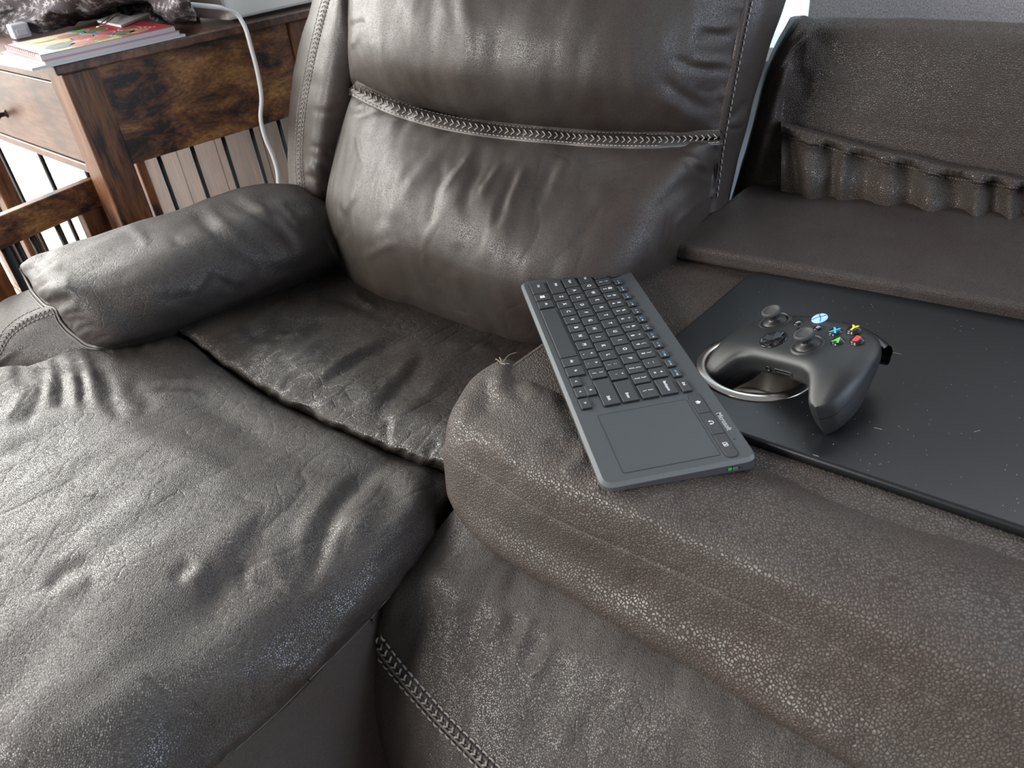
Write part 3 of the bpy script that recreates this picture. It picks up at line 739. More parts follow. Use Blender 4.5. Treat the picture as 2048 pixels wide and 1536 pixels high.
G = wrinkle(G, creases=[(2.5,7,[(414,714),(451,677),(500,648)]), (3,8,[(455,700),(500,660),(560,610),(610,560)]), (-3,10,[(470,640),(520,670),(560,640),(575,610)]),
    (-5,10,[(600,800),(629,781),(674,748),(741,707),(822,685)]), (3.5,8,[(612,770),(650,745),(720,697),(800,668)]), (3,9,[(560,720),(590,715),(640,680),(700,650)]), (2.5,6,[(540,665),(590,668),(620,660)]),
    (2,6,[(575,745),(610,735),(660,725)]), (3,10,[(500,740),(560,700),(600,660),(650,620)]), (-3,9,[(530,700),(570,665),(610,650),(680,645)]),
    (-4,12,[(745,860),(760,820),(800,770),(860,710)]), (4,14,[(700,830),(740,790),(790,760),(840,700)]), (3,12,[(770,890),(790,840),(850,790),(900,740)]), (-3,8,[(775,905),(772,870),(778,830)]),
    (-3,8,[(850,930),(860,900),(885,880)]), (3,10,[(630,820),(660,800),(700,790)]), (-2.5,6,[(560,790),(580,760),(620,740)]), (2.5,8,[(880,700),(940,690),(1000,700)]), (-2.5,8,[(640,600),(680,600),(730,620),(790,640)]), (3,14,[(590,560),(620,590),(650,600)]), (2.5,8,[(700,570),(720,600),(760,620)])],
    puckers=[(4.5,20,24,SEAM),(3.0,42,50,SEAM),(1.5,22,40,[(345,655),(480,600),(600,560),(675,535)])],
    noises=[(2.2,.05,(1,.5,1)), (4,.12,(1,1,1)), (1.0,.036,(.15,1,0,3.8),.16), (.5,.018,(.3,1,0,2.8),.10)])
CREASE = .55
seat = sp(grid_obj('seat_cushion', G, LE_SEAT), 'creased rear half of the seat')
# --- front half of the seat, over the footrest
rows = [Zs(.38, (230,640),(345,672),(420,720),(530,793),(650,853),(780,913),(880,945),(915,1000)),
        Zs(.424, (230,640),(345,668),(420,717),(530,790),(650,850),(780,910),(870,942),(905,968),(912,1030,.385)),
        Zs(.441, (160,690),(260,690),(345,684),(427,736),(530,808),(650,869),(769,926),(855,964),(885,1010,.425),(893,1065,.385)),
        Zs(.452, (40,735),(130,735),(215,735),(330,775),(430,830),(530,890),(650,945),(760,990),(830,1030),(862,1070,.425),(858,1110,.385)),
        Zs(.466, (-60,740),(10,735,.462),(70,757,.465),(200,805),(310,850),(420,910),(530,965),(640,1015),(740,1060),(795,1100,.445),(815,1140,.41),(806,1166,.378)),
        Zs(.479, (-180,790),(-80,790,.479),(0,830,.482),(130,890),(250,950),(370,1010),(490,1065),(590,1115,.468),(670,1165,.455),(715,1215,.43),(725,1245,.40),(715,1262,.375)),
        Zs(.483, (-330,920),(-200,930,.478),(-70,980,.48),(60,1040),(190,1110),(310,1180),(420,1240,.468),(500,1290,.458),(560,1330,.44),(600,1362,.41),(604,1380,.38),(596,1392,.37)),
        Zs(.47, (-480,1100),(-330,1120),(-180,1180),(-40,1240),(80,1300),(190,1360),(290,1410,.455),(370,1450,.43),(420,1485,.40),(440,1510,.385),(440,1530,.37)),
        Zs(.455, (-650,1250),(-500,1290),(-330,1350),(-190,1410),(-60,1460),(50,1500),(150,1535,.44),(240,1590,.42),(300,1635,.395),(312,1665,.375),(310,1685,.37)),
        Zs(.40, (-900,1400),(-700,1500),(-520,1560),(-350,1600),(-200,1640),(-80,1660),(30,1700,.41),(120,1760,.39),(165,1810,.375),(172,1835,.37),(170,1850,.365)),
        Zs(.30, (-950,1500),(-780,1580),(-600,1640),(-420,1680),(-260,1720),(-130,1750),(-30,1780,.30),(50,1810,.30),(100,1840,.30),(130,1860,.30),(140,1870,.30))]
RS = [(905,1000),(860,1110),(806,1166),(715,1262),(600,1370),(440,1530)]
G = loft(rows, 420, 420)
G = wrinkle(G, creases=[(-7,14,[(90,1199),(113,1164),(148,1137),(176,1133),(211,1148)]), (4,16,[(120,1200),(150,1170),(190,1170)]), (-5,13,[(344,1172),(363,1141),(391,1121)]), (4,14,[(375,1180),(400,1150),(425,1130)]),
    (-5,12,[(500,1120),(484,1156),(504,1184)]), (4,14,[(520,1110),(550,1130),(560,1160),(600,1190)]), (-3,9,[(504,1175),(540,1170),(570,1185),(585,1205)]),
    (-11,14,[(600,1200),(625,1130),(650,1050),(700,980),(767,930),(810,912)]), (6,18,[(600,1130),(612,1060),(650,1000),(720,945)]), (5,18,[(690,1080),(720,1030),(780,970)]),
    (-7,24,[(400,1260),(430,1190),(480,1120),(520,1060),(535,1000)]), (-4,30,[(0,1490),(80,1440),(170,1390),(280,1310),(390,1230)]), (4,26,[(330,1350),(440,1270),(560,1200),(640,1150)]),
    (-5,22,[(440,1440),(540,1330),(640,1240),(720,1180)]), (4,14,[(560,1390),(640,1310),(720,1230)]), (-3,18,[(300,1530),(380,1440),(470,1380)]),
    (-6,8,[(120,742),(124,775),(116,818)]), (4,9,[(145,740),(150,780),(150,830)]), (-5,7,[(157,740),(167,781),(160,810)]), (-6,12,[(195,723),(215,760),(222,800),(250,850)]), (4,10,[(180,735),(185,780),(200,830)]),
    (-4,8,[(90,748),(80,790),(40,850)]), (3.5,9,[(60,762),(40,800),(0,850)]), (3,8,[(60,762),(90,770),(95,820)]),
    (3.5,6,[(300,770),(345,764),(393,760)]), (-3,6,[(300,782),(350,776),(410,772)]), (3,6,[(310,792),(360,788),(420,792)]), (-6,16,[(250,760),(290,800),(310,830)]),
    (-4,20,[(360,770),(450,830),(560,900)]), (5,24,[(180,840),(300,880),(430,940),(500,990)]), (-4,20,[(0,900),(60,880),(160,870)]),
    (-3,10,[(130,1010),(200,1000),(260,1010)]), (4,18,[(820,1010),(790,1060),(720,1130)]), (-4,14,[(860,1020),(810,1080),(740,1150)]),
    (2.5,5,[(350,1420),(400,1440),(440,1470)]), (2.5,5,[(480,1330),(500,1380),(500,1430)]), (-2,4,[(370,1380),(420,1440),(450,1460)]), (-1.5,4,[(100,1240),(170,1290),(210,1310)]), (-1.5,4,[(280,1340),(330,1380),(350,1400)])],
    puckers=[(2.5,22,30,RS),(2.0,60,55,RS),(1.6,20,40,SEAM),(4,30,30,[(20,745),(120,750),(220,715),(340,670)])],
    noises=[(5,.14,(1,1,1)), (2.0,.055,(1.3,.6,1)), (.9,.045,(.1,1,0,3),.2), (.5,.018,(-.5,1,0,2.5),.12)])
front = sp(grid_obj('front_cushion', G, LE_FRONT), 'puffy front half of the seat over the footrest')
# --- right side panel below the front cushion
rows = [[(-.40 + dx,.60,z),(-.425 + dx,.45,z),(-.431 + dx,.30,z),(-.450 + dx,.15,z),(-.470 + dx,0,z),(-.505 + dx,-.14,z)] for z, dx in ((.40,-.004),(.36,.0),(.28,.006),(.18,.012),(.06,.014))]
G = loft(rows, 80, 160); G = wrinkle(G, noises=[(1.5,.12,(1,1,1))])
side = sp(grid_obj('side_panel', G, LE_SIDE, thick=.006), 'smooth side panel below the front cushion')

SF = Surf(front, side)
cord('seam_thread', SF, [(798,1172),(715,1265),(640,1338),(560,1420),(470,1500)], .0007, THREAD_D, front)
for k, (px_, py_) in enumerate(((617,1358),(742,1238))):
    p0_, _n = SF.hit(px_, py_, lift=.001)
    if p0_ is not None:
        V = []; F = []
        for dx, dz in ((.004,.002),(-.003,.004),(.005,-.003),(.001,.005)):
            v, f = tube_vf(np.array([p0_, p0_ + np.array([dx*.6, -.002, dz*.6]), p0_ + np.array([dx, -.003, dz])]), .0006, 5, len(V)); V += v; F += f
        tf = mesh_obj('thread_tuft', V, F, BLK, front); tf['kind'] = 'stuff'

# --- left backrest: upper cushion, lower cushion, band, left bolster, right border
rows = [Ys(.80, (640,600,.96),(672,560,.89),(740,600,.835),(850,635,.81),(960,680,.80),(1060,710,.80),(1200,690,.82),(1330,590,.88),(1400,500,.95)),
        Ys(.80, (640,545,.93),(668,518,.845),(735,560,.79),(850,596,.762),(960,640,.75),(1060,665,.75),(1200,640,.77),(1340,530,.85),(1412,455,.95)),
        Ys(.80, (645,470,.93),(660,450,.835),(730,470,.775),(850,500,.735),(960,540,.722),(1080,560,.725),(1220,545,.755),(1350,460,.85),(1424,405,.96)),
        Ys(.80, (652,390,.94),(662,375,.86),(730,375,.80),(850,395,.765),(970,425,.75),(1090,450,.757),(1230,440,.785),(1360,390,.87),(1430,350,.97)),
        Ys(.80, (672,290,.95),(682,285,.89),(740,280,.85),(850,300,.825),(970,330,.815),(1090,350,.82),(1220,355,.84),(1360,330,.885),(1440,310,.965)),
        Ys(.80, (695,210,.96),(703,208,.93),(760,222,.89),(850,248,.87),(970,275,.862),(1090,290,.865),(1220,298,.88),(1350,298,.91),(1440,285,.955)),
        Ys(.80, (705,178,.98),(712,180,.96),(765,198,.93),(850,228,.915),(970,255,.905),(1090,272,.905),(1220,280,.915),(1350,282,.935),(1440,278,.96))]
BAND = [(706,176),(760,203),(830,228),(930,251),(1029,264),(1120,272),(1200,278),(1320,280),(1440,273)]
G = loft(rows, 330, 420)
G = wrinkle(G, creases=[(4.5,7,[(868,398),(885,381),(920,340),(957,294)]), (-6,10,[(855,480),(866,400),(885,345),(888,315)]), (3.5,6,[(955,400),(975,365),(1010,319)]), (-4,9,[(920,440),(940,370),(975,310)]), (3.5,7,[(1010,430),(1030,380),(1056,325)]),
    (-4,8,[(985,470),(1005,400),(1040,330)]), (3,8,[(1090,400),(1120,340),(1140,300)]), (-3,9,[(1060,460),(1080,380),(1110,320)]), (3,7,[(670,440),(700,405),(725,345),(740,310)]), (2.5,4,[(705,262),(716,290),(726,335)]), (-5,8,[(690,240),(740,222),(800,222)]), (3.5,6,[(695,228),(730,210),(770,206)]),
    (3,10,[(790,450),(810,390),(840,340)]), (-4,14,[(760,470),(780,400),(800,350)]), (3,8,[(840,560),(850,480),(880,420)]), (-3,12,[(900,560),(920,480)]), (3,12,[(960,540),(990,470),(1020,430)]), (4,18,[(1180,420),(1230,360),(1280,320)]),
    (-4,12,[(1290,440),(1330,400),(1400,340)]), (3,6,[(1340,455),(1380,415),(1420,385)]), (-3,6,[(1360,320),(1395,340),(1420,360)]), (2.5,5,[(1355,310),(1400,325),(1425,345)]), (-5,8,[(668,500),(685,450),(672,400)]), (3,8,[(720,520),(760,500),(800,480)]),
    (-3,10,[(1130,520),(1180,440),(1220,380)])],
    puckers=[(2.2,40,34,BAND),(1.5,80,60,BAND),(2,30,40,[(655,470),(668,520),(740,585),(850,625),(960,672),(1040,697)]),(2,40,30,[(1440,280),(1430,350),(1420,410)])],
    noises=[(4,.10,(1.6,1,.6)), (1.4,.04,(1.8,1,.5)), (6,.2,(1,1,1)), (.5,.045,(.38,.3,1,4.5),.2)])
low = sp(grid_obj('lower_back_cushion', G, LE_BACK), 'lower back cushion with slanting creases')
rows = [Ys(.9, (703,184,.98),(712,180,.965),(765,200,.935),(850,228,.92),(970,252,.91),(1090,268,.91),(1220,274,.92),(1350,277,.94),(1440,272,.965)),
        Ys(.9, (698,160,.97),(708,150,.94),(765,172,.905),(850,195,.885),(970,216,.875),(1090,228,.877),(1220,235,.89),(1350,245,.915),(1442,258,.96)),
        Ys(.9, (695,125,.97),(705,110,.93),(765,122,.89),(850,140,.865),(970,158,.855),(1090,170,.857),(1220,178,.87),(1350,190,.905),(1452,210,.96)),
        Ys(.9, (694,70,.985),(703,55,.945),(765,58,.90),(850,70,.87),(970,82,.86),(1100,90,.862),(1240,95,.878),(1370,105,.915),(1466,120,.97)),
        Ys(.9, (694,10,1.0),(704,-5,.965),(770,-5,.92),(860,0,.89),(980,5,.88),(1110,10,.883),(1250,10,.90),(1385,15,.935),(1484,20,.985)),
        Ys(.9, (698,-60,1.02),(708,-75,.995),(775,-80,.96),(870,-80,.935),(990,-80,.925),(1120,-80,.928),(1260,-80,.942),(1400,-75,.97),(1500,-70,1.01)),
        Ys(.9, (704,-110,1.05),(714,-120,1.04),(780,-125,1.02),(875,-125,1.0),(995,-125,.99),(1125,-125,.995),(1265,-125,1.005),(1400,-120,1.03),(1505,-110,1.05)),
        Ys(.9, (704,-100,1.12),(714,-105,1.12),(780,-105,1.12),(875,-105,1.12),(995,-105,1.12),(1125,-105,1.12),(1265,-105,1.12),(1400,-100,1.12),(1505,-95,1.12))]
G = loft(rows, 260, 420)
RB = [(1440,262),(1452,205),(1468,120),(1486,20),(1495,-40)]
G = wrinkle(G, creases=[(-3,12,[(930,150),(915,80),(905,0),(900,-60)]), (2.5,12,[(955,170),(945,80),(940,0)]), (-3,14,[(1010,200),(1000,120),(1010,40)]), (2.5,14,[(1080,210),(1090,120),(1110,40)]), (-2.5,14,[(1150,220),(1160,130),(1180,50)]), (3,18,[(760,120),(745,60),(740,0)]),
    (-3,14,[(830,150),(815,80),(810,0)]), (-4,10,[(1395,60),(1440,70),(1470,66)]), (3,8,[(1400,50),(1440,55),(1472,50)]), (-4,9,[(1340,110),(1390,135),(1455,140)]), (3,8,[(1380,120),(1420,125),(1460,122)]), (-4,10,[(1310,150),(1380,200),(1445,230)]), (4,14,[(1290,180),(1360,225),(1430,255)]), (-3,8,[(1390,175),(1420,185),(1450,184)]),
    (3,7,[(700,100),(720,70),(735,50)]), (-3,6,[(697,60),(712,50),(740,45)])],
    puckers=[(2.2,45,26,RB),(1.5,60,70,BAND),(1.5,30,40,[(700,150),(697,60),(700,-30)])], noises=[(4,.11,(2,1,.5)), (1.2,.035,(1.6,1,.7)), (5,.2,(1,1,1))])
upc = sp(grid_obj('head_cushion', G, LE_BACK), 'rounded head cushion of the left back')
# left bolster
rows = [Ys(.95, (600,470,1.12),(588,440,1.02),(592,420,.96),(612,410,.925),(640,420,.91),(668,440,.93),(680,450,1.0)),
        Ys(.95, (592,390,1.12),(580,375,1.02),(585,365,.96),(607,360,.925),(635,362,.91),(662,370,.93),(675,380,1.0)),
        Ys(.95, (590,310,1.13),(577,300,1.03),(583,290,.97),(610,285,.935),(645,285,.925),(675,290,.945),(690,300,1.02)),
        Ys(.95, (596,200,1.14),(583,195,1.05),(590,188,.985),(625,182,.95),(660,182,.94),(692,190,.955),(706,200,1.03)),
        Ys(.95, (608,100,1.15),(596,100,1.07),(603,95,1.0),(640,90,.97),(672,90,.96),(699,95,.97),(712,100,1.04)),
        Ys(.95, (640,-10,1.17),(626,-5,1.09),(634,-10,1.03),(662,-15,1.0),(683,-15,.985),(703,-10,.995),(716,-5,1.05)),
        Ys(.95, (655,-80,1.18),(645,-80,1.11),(652,-85,1.05),(674,-90,1.02),(690,-90,1.01),(706,-85,1.015),(720,-80,1.06)),
        Ys(.95, (670,-110,1.2),(664,-115,1.14),(668,-118,1.1),(682,-120,1.08),(694,-120,1.07),(706,-115,1.08),(720,-110,1.1))]
G = loft(rows, 240, 120)
G = wrinkle(G, creases=[(-4,7,[(605,305),(640,325),(665,345)]), (3,6,[(608,318),(635,340),(655,360)]), (-4,6,[(608,345),(635,362),(650,385)]), (-3,6,[(612,290),(650,300),(670,315)]), (3,6,[(606,330),(630,352),(648,375)]), (-2.5,7,[(620,215),(650,225),(680,220)])],
    puckers=[(1.2,26,24,[(700,0),(695,120),(690,220),(672,330)])], noises=[(1.5,.05,(.7,1,1.5)), (3,.15,(1,1,1))])
bol = sp(grid_obj('side_bolster', G, LE_BACK), 'narrow side bolster with a stitched band')
# right border strip of the backrest and its side
rows = [Ys(.96, (1412,500,.945),(1420,500,.95),(1432,497,.965),(1442,492,1.01),(1444,490,1.08),(1440,486,1.14)),
        Ys(.96, (1420,410,.962),(1428,408,.966),(1444,404,.982),(1457,396,1.03),(1459,390,1.10),(1453,384,1.15)),
        Ys(.96, (1430,345,.965),(1438,343,.969),(1457,338,.988),(1471,330,1.04),(1473,326,1.11),(1466,320,1.16)),
        Ys(.96, (1441,262,.962),(1449,260,.966),(1474,257,.99),(1492,250,1.045),(1494,245,1.12),(1487,240,1.17)),
        Ys(.96, (1453,200,.962),(1461,198,.967),(1488,193,.99),(1508,186,1.05),(1511,182,1.13),(1504,178,1.18)),
        Ys(.96, (1468,118,.97),(1476,116,.975),(1508,111,.998),(1533,101,1.06),(1537,96,1.14),(1530,92,1.19)),
        Ys(.96, (1486,18,.985),(1494,16,.99),(1530,10,1.01),(1566,0,1.07),(1571,-5,1.16),(1562,-8,1.21)),
        Ys(.96, (1502,-72,1.01),(1510,-74,1.015),(1548,-78,1.035),(1590,-85,1.09),(1598,-90,1.18),(1590,-92,1.23)),
        Ys(.96, (1508,-108,1.05),(1516,-110,1.055),(1554,-114,1.07),(1596,-118,1.11),(1604,-120,1.2),(1596,-120,1.24))]
G = loft(rows, 240, 100)
G = wrinkle(G, creases=[(-3,6,[(1450,245),(1475,225),(1500,195)]), (3,8,[(1455,250),(1480,240),(1500,222)]), (-2,3,[(1452,257),(1475,257),(1494,255)])], noises=[(1.2,.05,(1,1,1))])
brd = sp(grid_obj('back_border', G, LE_BACK), 'plain border along the right edge of the left back')
# closed back shell behind the cushions
def bpt(px, py, y): return at(px, py, y=y)
c8 = [(-.90,1.03,.10),(-.37,1.02,.10),(-.40,1.16,.10),(-.98,1.20,.10),(-1.02,1.12,.93),(-.36,1.10,.93),(-.40,1.24,.93),(-1.06,1.28,.93)]
sp(hexa('back_shell', c8, LE_SIDE, bev=.03, seg=4))
SB = Surf(low, upc, brd, bol)
bandm = ribbon('stitched_band', SB, BAND, 17, LE_BACK, low, lift=.010, prof=(0,.75,.98,.86,.98,.75,0), step=5); bandm['label'] = 'raised seam band across the back'
SB2 = Surf(bandm)
dashes('stitches', SB2, [(p[0], p[1]-12) for p in BAND], THREAD_D, bandm, pitch=8, r=.0006)
dashes('stitches', SB2, [(p[0], p[1]+12) for p in BAND], THREAD, bandm, pitch=8, r=.0008)
cord('twisted_cord', SB2, [(p[0], p[1]+15) for p in BAND], .0022, CORD, bandm, lift=-.0005)
dashes('cross_stitches', SB2, BAND, THREAD, bandm, pitch=12, r=.0008, zig=6)
pl = [(1432,395),(1438,350),(1446,290),(1455,240),(1466,180),(1480,110),(1500,15),(1512,-40)]
b2 = ribbon('edge_piping', SB, [(p[0]-8, p[1]) for p in pl], 7, LE_BACK, brd, lift=.003, prof=(0,1,1,0))
dashes('stitches', Surf(b2, brd, upc, low), [(p[0]+1, p[1]) for p in pl], THREAD, b2, pitch=13, r=.0009, lift=.0006)
wl = [(603,385),(598,320),(600,260),(607,200),(618,140),(632,75),(650,5),(660,-30)]
b3 = ribbon('stitched_band', SB, wl, 8, LE_BACK, bol, lift=.0025, prof=(0,1,.6,1,0)); S3 = Surf(b3, bol)
dashes('stitches', S3, [(p[0]-7, p[1]) for p in wl], THREAD, b3, pitch=8, r=.0007); dashes('stitches', S3, [(p[0]+7, p[1]) for p in wl], THREAD, b3, pitch=8, r=.0007)
dashes('cross_stitches', S3, wl, THREAD, b3, pitch=9, r=.0006, zig=3.5)

# --- left arm: base and pad
rows = [Zs(.40, (-160,760,.30),(-80,690,.36),(0,606,.42),(40,586,.45),(75,574,.47),(140,575,.485)),
        Zs(.40, (-160,800,.32),(-85,740,.38),(-10,665,.435),(30,625,.46),(80,604,.475),(140,600,.485)),
        Zs(.40, (-150,830,.33),(-80,780,.385),(-2,706,.435),(25,668,.455),(62,640,.47),(110,618,.485),(160,610,.485)),
        Zs(.40, (-100,850,.33),(-50,800,.37),(12,735,.415),(50,700,.44),(100,665,.46),(160,640,.475),(220,640,.48)),
        Zs(.40, (-40,860,.33),(0,810,.36),(50,752,.395),(110,730,.42),(170,705,.44),(230,690,.45),(300,670,.45)),
        Zs(.40, (0,880,.33),(30,840,.35),(90,775,.375),(150,750,.39),(210,725,.41),(280,700,.42),(340,680,.42))]
G = loft(rows, 150, 180); G = wrinkle(G, creases=[(-2,5,[(122,740),(150,720),(180,700)])], noises=[(2,.09,(1,1,1))])
base = sp(grid_obj('arm_base', G, LE_ARM), 'smooth front of the left arm with a stitched band')
sec = [
 [(62,556,.45),(46,541,.48),(41,537,.505),(58,558,.515),(84,597,.512),(111,615,.505),(133,650,.49),(172,685,.47),(207,696,.455),(240,700,.43)],
 [(72,540,.46),(52,524,.50),(48,520,.53),(84,545,.545),(118,585,.545),(150,612,.53),(190,650,.505),(228,680,.478),(258,686,.455),(290,690,.43)],
 [(120,600,.44),(85,540,.49),(98,503,.535),(140,520,.555),(185,560,.553),(225,595,.535),(262,635,.505),(300,662,.475),(330,666,.452),(350,670,.43)],
 [(180,560,.44),(155,510,.49),(172,480,.54),(215,498,.562),(262,535,.558),(300,575,.538),(335,612,.508),(362,638,.475),(385,645,.452),(400,650,.43)],
 [(280,520,.44),(255,480,.49),(275,447,.54),(320,465,.565),(365,500,.56),(405,538,.538),(435,575,.508),(458,602,.478),(478,612,.452),(490,618,.43)],
 [(400,470,.44),(385,430,.49),(400,402,.54),(440,420,.562),(480,455,.557),(515,492,.535),(540,528,.508),(562,556,.478),(578,568,.452),(590,575,.43)],
 [(490,430,.44),(480,400,.49),(492,376,.54),(525,392,.558),(558,425,.552),(588,462,.532),(608,498,.508),(625,525,.478),(640,540,.452),(650,548,.43)],
 [(560,430,.44),(556,395,.49),(570,367,.535),(592,380,.548),(615,408,.542),(636,445,.525),(650,482,.50),(662,510,.475),(674,526,.452),(682,532,.43)],
 [(610,450,.44),(612,415,.48),(622,380,.52),(636,392,.53),(650,420,.525),(660,455,.51),(668,488,.49),(676,512,.47),(684,524,.452),(692,528,.43)],
 [(650,470,.44),(652,440,.47),(660,410,.50),(668,420,.51),(676,445,.505),(680,470,.495),(684,492,.48),(688,508,.462),(694,515,.45),(700,520,.43)]]
rows = [Zs(.5, *s) for s in sec]
tips = [off(p, 0, 0, 0) for p in rows[0]]; cen = sum(rows[0][2:9]) / 7
rows.insert(0, [cen + (p - cen) * .9 + np.array([.012, .035, -.008]) for p in rows[0]])
G = loft(rows, 330, 260)
FS = [(41,537),(49,552),(59,574),(78,599),(94,613),(111,617),(117,634),(133,656),(156,675),(176,689),(207,694)]
G = wrinkle(G, creases=[(-7,10,[(372,405),(400,435),(444,477),(500,512),(560,540)]), (5,9,[(400,400),(440,440),(490,485),(560,525)]), (-6,9,[(435,392),(475,410),(515,430),(564,466),(612,505)]), (5,8,[(470,392),(520,415),(570,450),(620,490)]), (-5,8,[(520,395),(540,425),(575,470),(597,528)]),
    (4,8,[(550,395),(580,430),(610,470)]), (-4,8,[(330,470),(380,500),(440,520)]), (-4,8,[(300,588),(340,600),(369,607),(410,613)]), (4,8,[(310,575),(350,580),(390,580)]), (-5,8,[(320,570),(355,585),(395,602)]), (-5,9,[(415,545),(445,565),(475,582)]), (4,8,[(430,540),(470,560),(500,570)]), (4,7,[(380,590),(400,570),(420,545)]),
    (-11,11,[(80,613),(105,609),(123,603),(152,588)]), (5,12,[(90,590),(120,580),(150,572)]), (5,12,[(110,640),(130,620),(165,610)]), (-8,9,[(45,547),(60,535),(89,507),(110,495)]), (-4,8,[(62,580),(90,565),(137,552)]), (-3,6,[(55,565),(80,540),(120,520)]), (3,7,[(60,570),(85,552),(130,535)]),
    (-3,5,[(150,670),(170,655),(200,650)]), (-3,5,[(135,652),(155,640),(180,640)]), (-2.5,4,[(185,690),(200,675),(225,668)]), (-2.5,4,[(125,632),(145,625),(170,625)]), (-6,12,[(500,530),(540,540),(590,550)]), (-4,10,[(470,470),(520,500),(560,510)]), (3,9,[(240,440),(280,470),(300,500)])],
    puckers=[(2.2,26,16,FS),(2.5,26,30,[(430,610),(560,570),(650,540)]),(1.5,60,60,[(500,380),(600,380),(650,420)])], noises=[(4,.11,(1,1,1)), (1.6,.04,(1,.7,1))])
pad = sp(grid_obj('arm_pad', G, LE_ARM), 'padded top of the left arm, wrinkled towards the back')
SP = Surf(pad, base)
cord('seam_piping', SP, [(p[0]+1, p[1]+1) for p in FS], .0026, CORD, pad)
cord('seam_piping', SP, [(p[0]-4, p[1]+5) for p in FS], .0018, CORD, pad)
al = [(-30,742),(-4,700),(14,668),(46,642),(75,628),(104,618)]
b4 = ribbon('stitched_band', Surf(base), al, 10, LE_ARM, base, lift=.003, prof=(0,1,.6,1,0)); S4 = Surf(b4, base)
dashes('stitches', S4, [(p[0]-5, p[1]-8) for p in al], THREAD, b4, pitch=8, r=.0008); dashes('stitches', S4, [(p[0]+5, p[1]+9) for p in al], THREAD, b4, pitch=9, r=.0008)
dashes('cross_stitches', S4, al, THREAD, b4, pitch=9, r=.0007, zig=4)
sp(hexa('arm_body', [(-1.13,.50,.04),(-.98,.56,.04),(-.86,1.0,.04),(-1.06,1.08,.04),(-1.13,.50,.43),(-.98,.56,.43),(-.86,1.0,.43),(-1.06,1.08,.43)], LE_SIDE, bev=.03, seg=3))

# --- centre seat cushion, bulging below the folded back
def on(row, y=None):
    """carry a row on to the right end of the sofa section"""
    row = [p for p in row if p[0] < .30]; p, q = row[-1], row[-2]; sl = (p[1] - q[1]) / max(p[0] - q[0], 1e-3)
    sl = max(-.12, min(.03, sl))
    return row + [np.array([x, p[1] + sl * (x - p[0]), p[2]]) for x in (p[0] + (.74 - p[0]) * .5, .74)]
def hid(row, dx=.05, dy=.12, dz=0): return [off(row[0], dx, dy, dz), off(row[0], dx*.25, dy*.45, 0)] + on(row)
rows = [hid(Zs(.44, (925,1000),(1000,1060),(1150,1130),(1400,1260),(1700,1400),(2100,1560))),
        hid(Zs(.435, (868,1065,.415),(940,1080),(1060,1120),(1250,1230),(1500,1370),(1780,1520),(2100,1680))),
        hid(Zs(.42, (800,1150,.395),(890,1150),(1010,1190),(1180,1290),(1420,1430),(1650,1560),(1950,1720))),
        hid(Zs(.385, (765,1225,.36),(850,1240),(970,1310),(1120,1400),(1330,1530),(1560,1660),(1860,1850))),
        hid(Zs(.335, (750,1280,.325),(805,1350),(885,1440),(990,1540),(1180,1690),(1380,1830),(1650,2040))),
        hid(Zs(.28, (737,1345,.275),(765,1430),(830,1540),(930,1650),(1080,1790),(1280,1960),(1520,2200))),
        hid(Zs(.20, (742,1435,.20),(770,1520),(830,1640),(910,1760),(1040,1920),(1200,2120),(1420,2400))),
        hid(Zs(.10, (775,1540,.10),(800,1620),(850,1740),(930,1880),(1040,2060),(1180,2300),(1380,2600)))]
G = loft(rows, 260, 640)
BL = [(752,1278),(775,1312),(805,1350),(845,1396),(885,1440),(935,1490),(985,1540),(1050,1600)]
G = wrinkle(G, creases=[(4,9,[(1012,1210),(995,1250),(970,1290)]), (4,9,[(1068,1225),(1050,1270),(1030,1310)]), (5,12,[(1110,1270),(1090,1320),(1050,1370)]), (-4,10,[(1035,1220),(1020,1270),(1000,1310)]), (-4,12,[(1085,1260),(1070,1300),(1040,1350)]),
     (5,26,[(860,1120),(900,1180),(930,1240)]), (-4,20,[(960,1200),(930,1290),(900,1360)]), (4,22,[(1180,1350),(1150,1430),(1100,1500)]), (-3,20,[(860,1330),(900,1380),(960,1440)])],
     puckers=[(1.2,30,40,BL)], noises=[(4,.10,(1.6,1,.8)), (1.2,.03,(1.6,1,.6))])
mid = sp(grid_obj('centre_seat_cushion', G, LE_MID), 'rounded centre seat cushion with a cross stitched band')
SM = Surf(mid)
b5 = ribbon('stitched_band', SM, BL, 14, LE_MID, mid, lift=.0035, prof=(0,1,1,.45,.45,.9,.9,0), step=5); b5['label'] = 'raised band with pale cross stitching'
S5 = Surf(b5, mid)
def shift(L, d):
    L = np.array(L, float); T = np.gradient(L, axis=0); T /= np.linalg.norm(T, axis=1, keepdims=True)
    return [(p[0] + t[1] * d, p[1] - t[0] * d) for p, t in zip(L, T)]
dashes('stitches', S5, shift(BL, 13), THREAD, b5, pitch=17, r=.0011); dashes('stitches', S5, shift(BL, -16), THREAD, b5, pitch=16, r=.0011)
dashes('cross_stitches', S5, shift(BL, -1), THREAD, b5, pitch=15, r=.0011, zig=7)
cord('seam_thread', S5, shift(BL, -9), .0012, THREAD_D, b5)

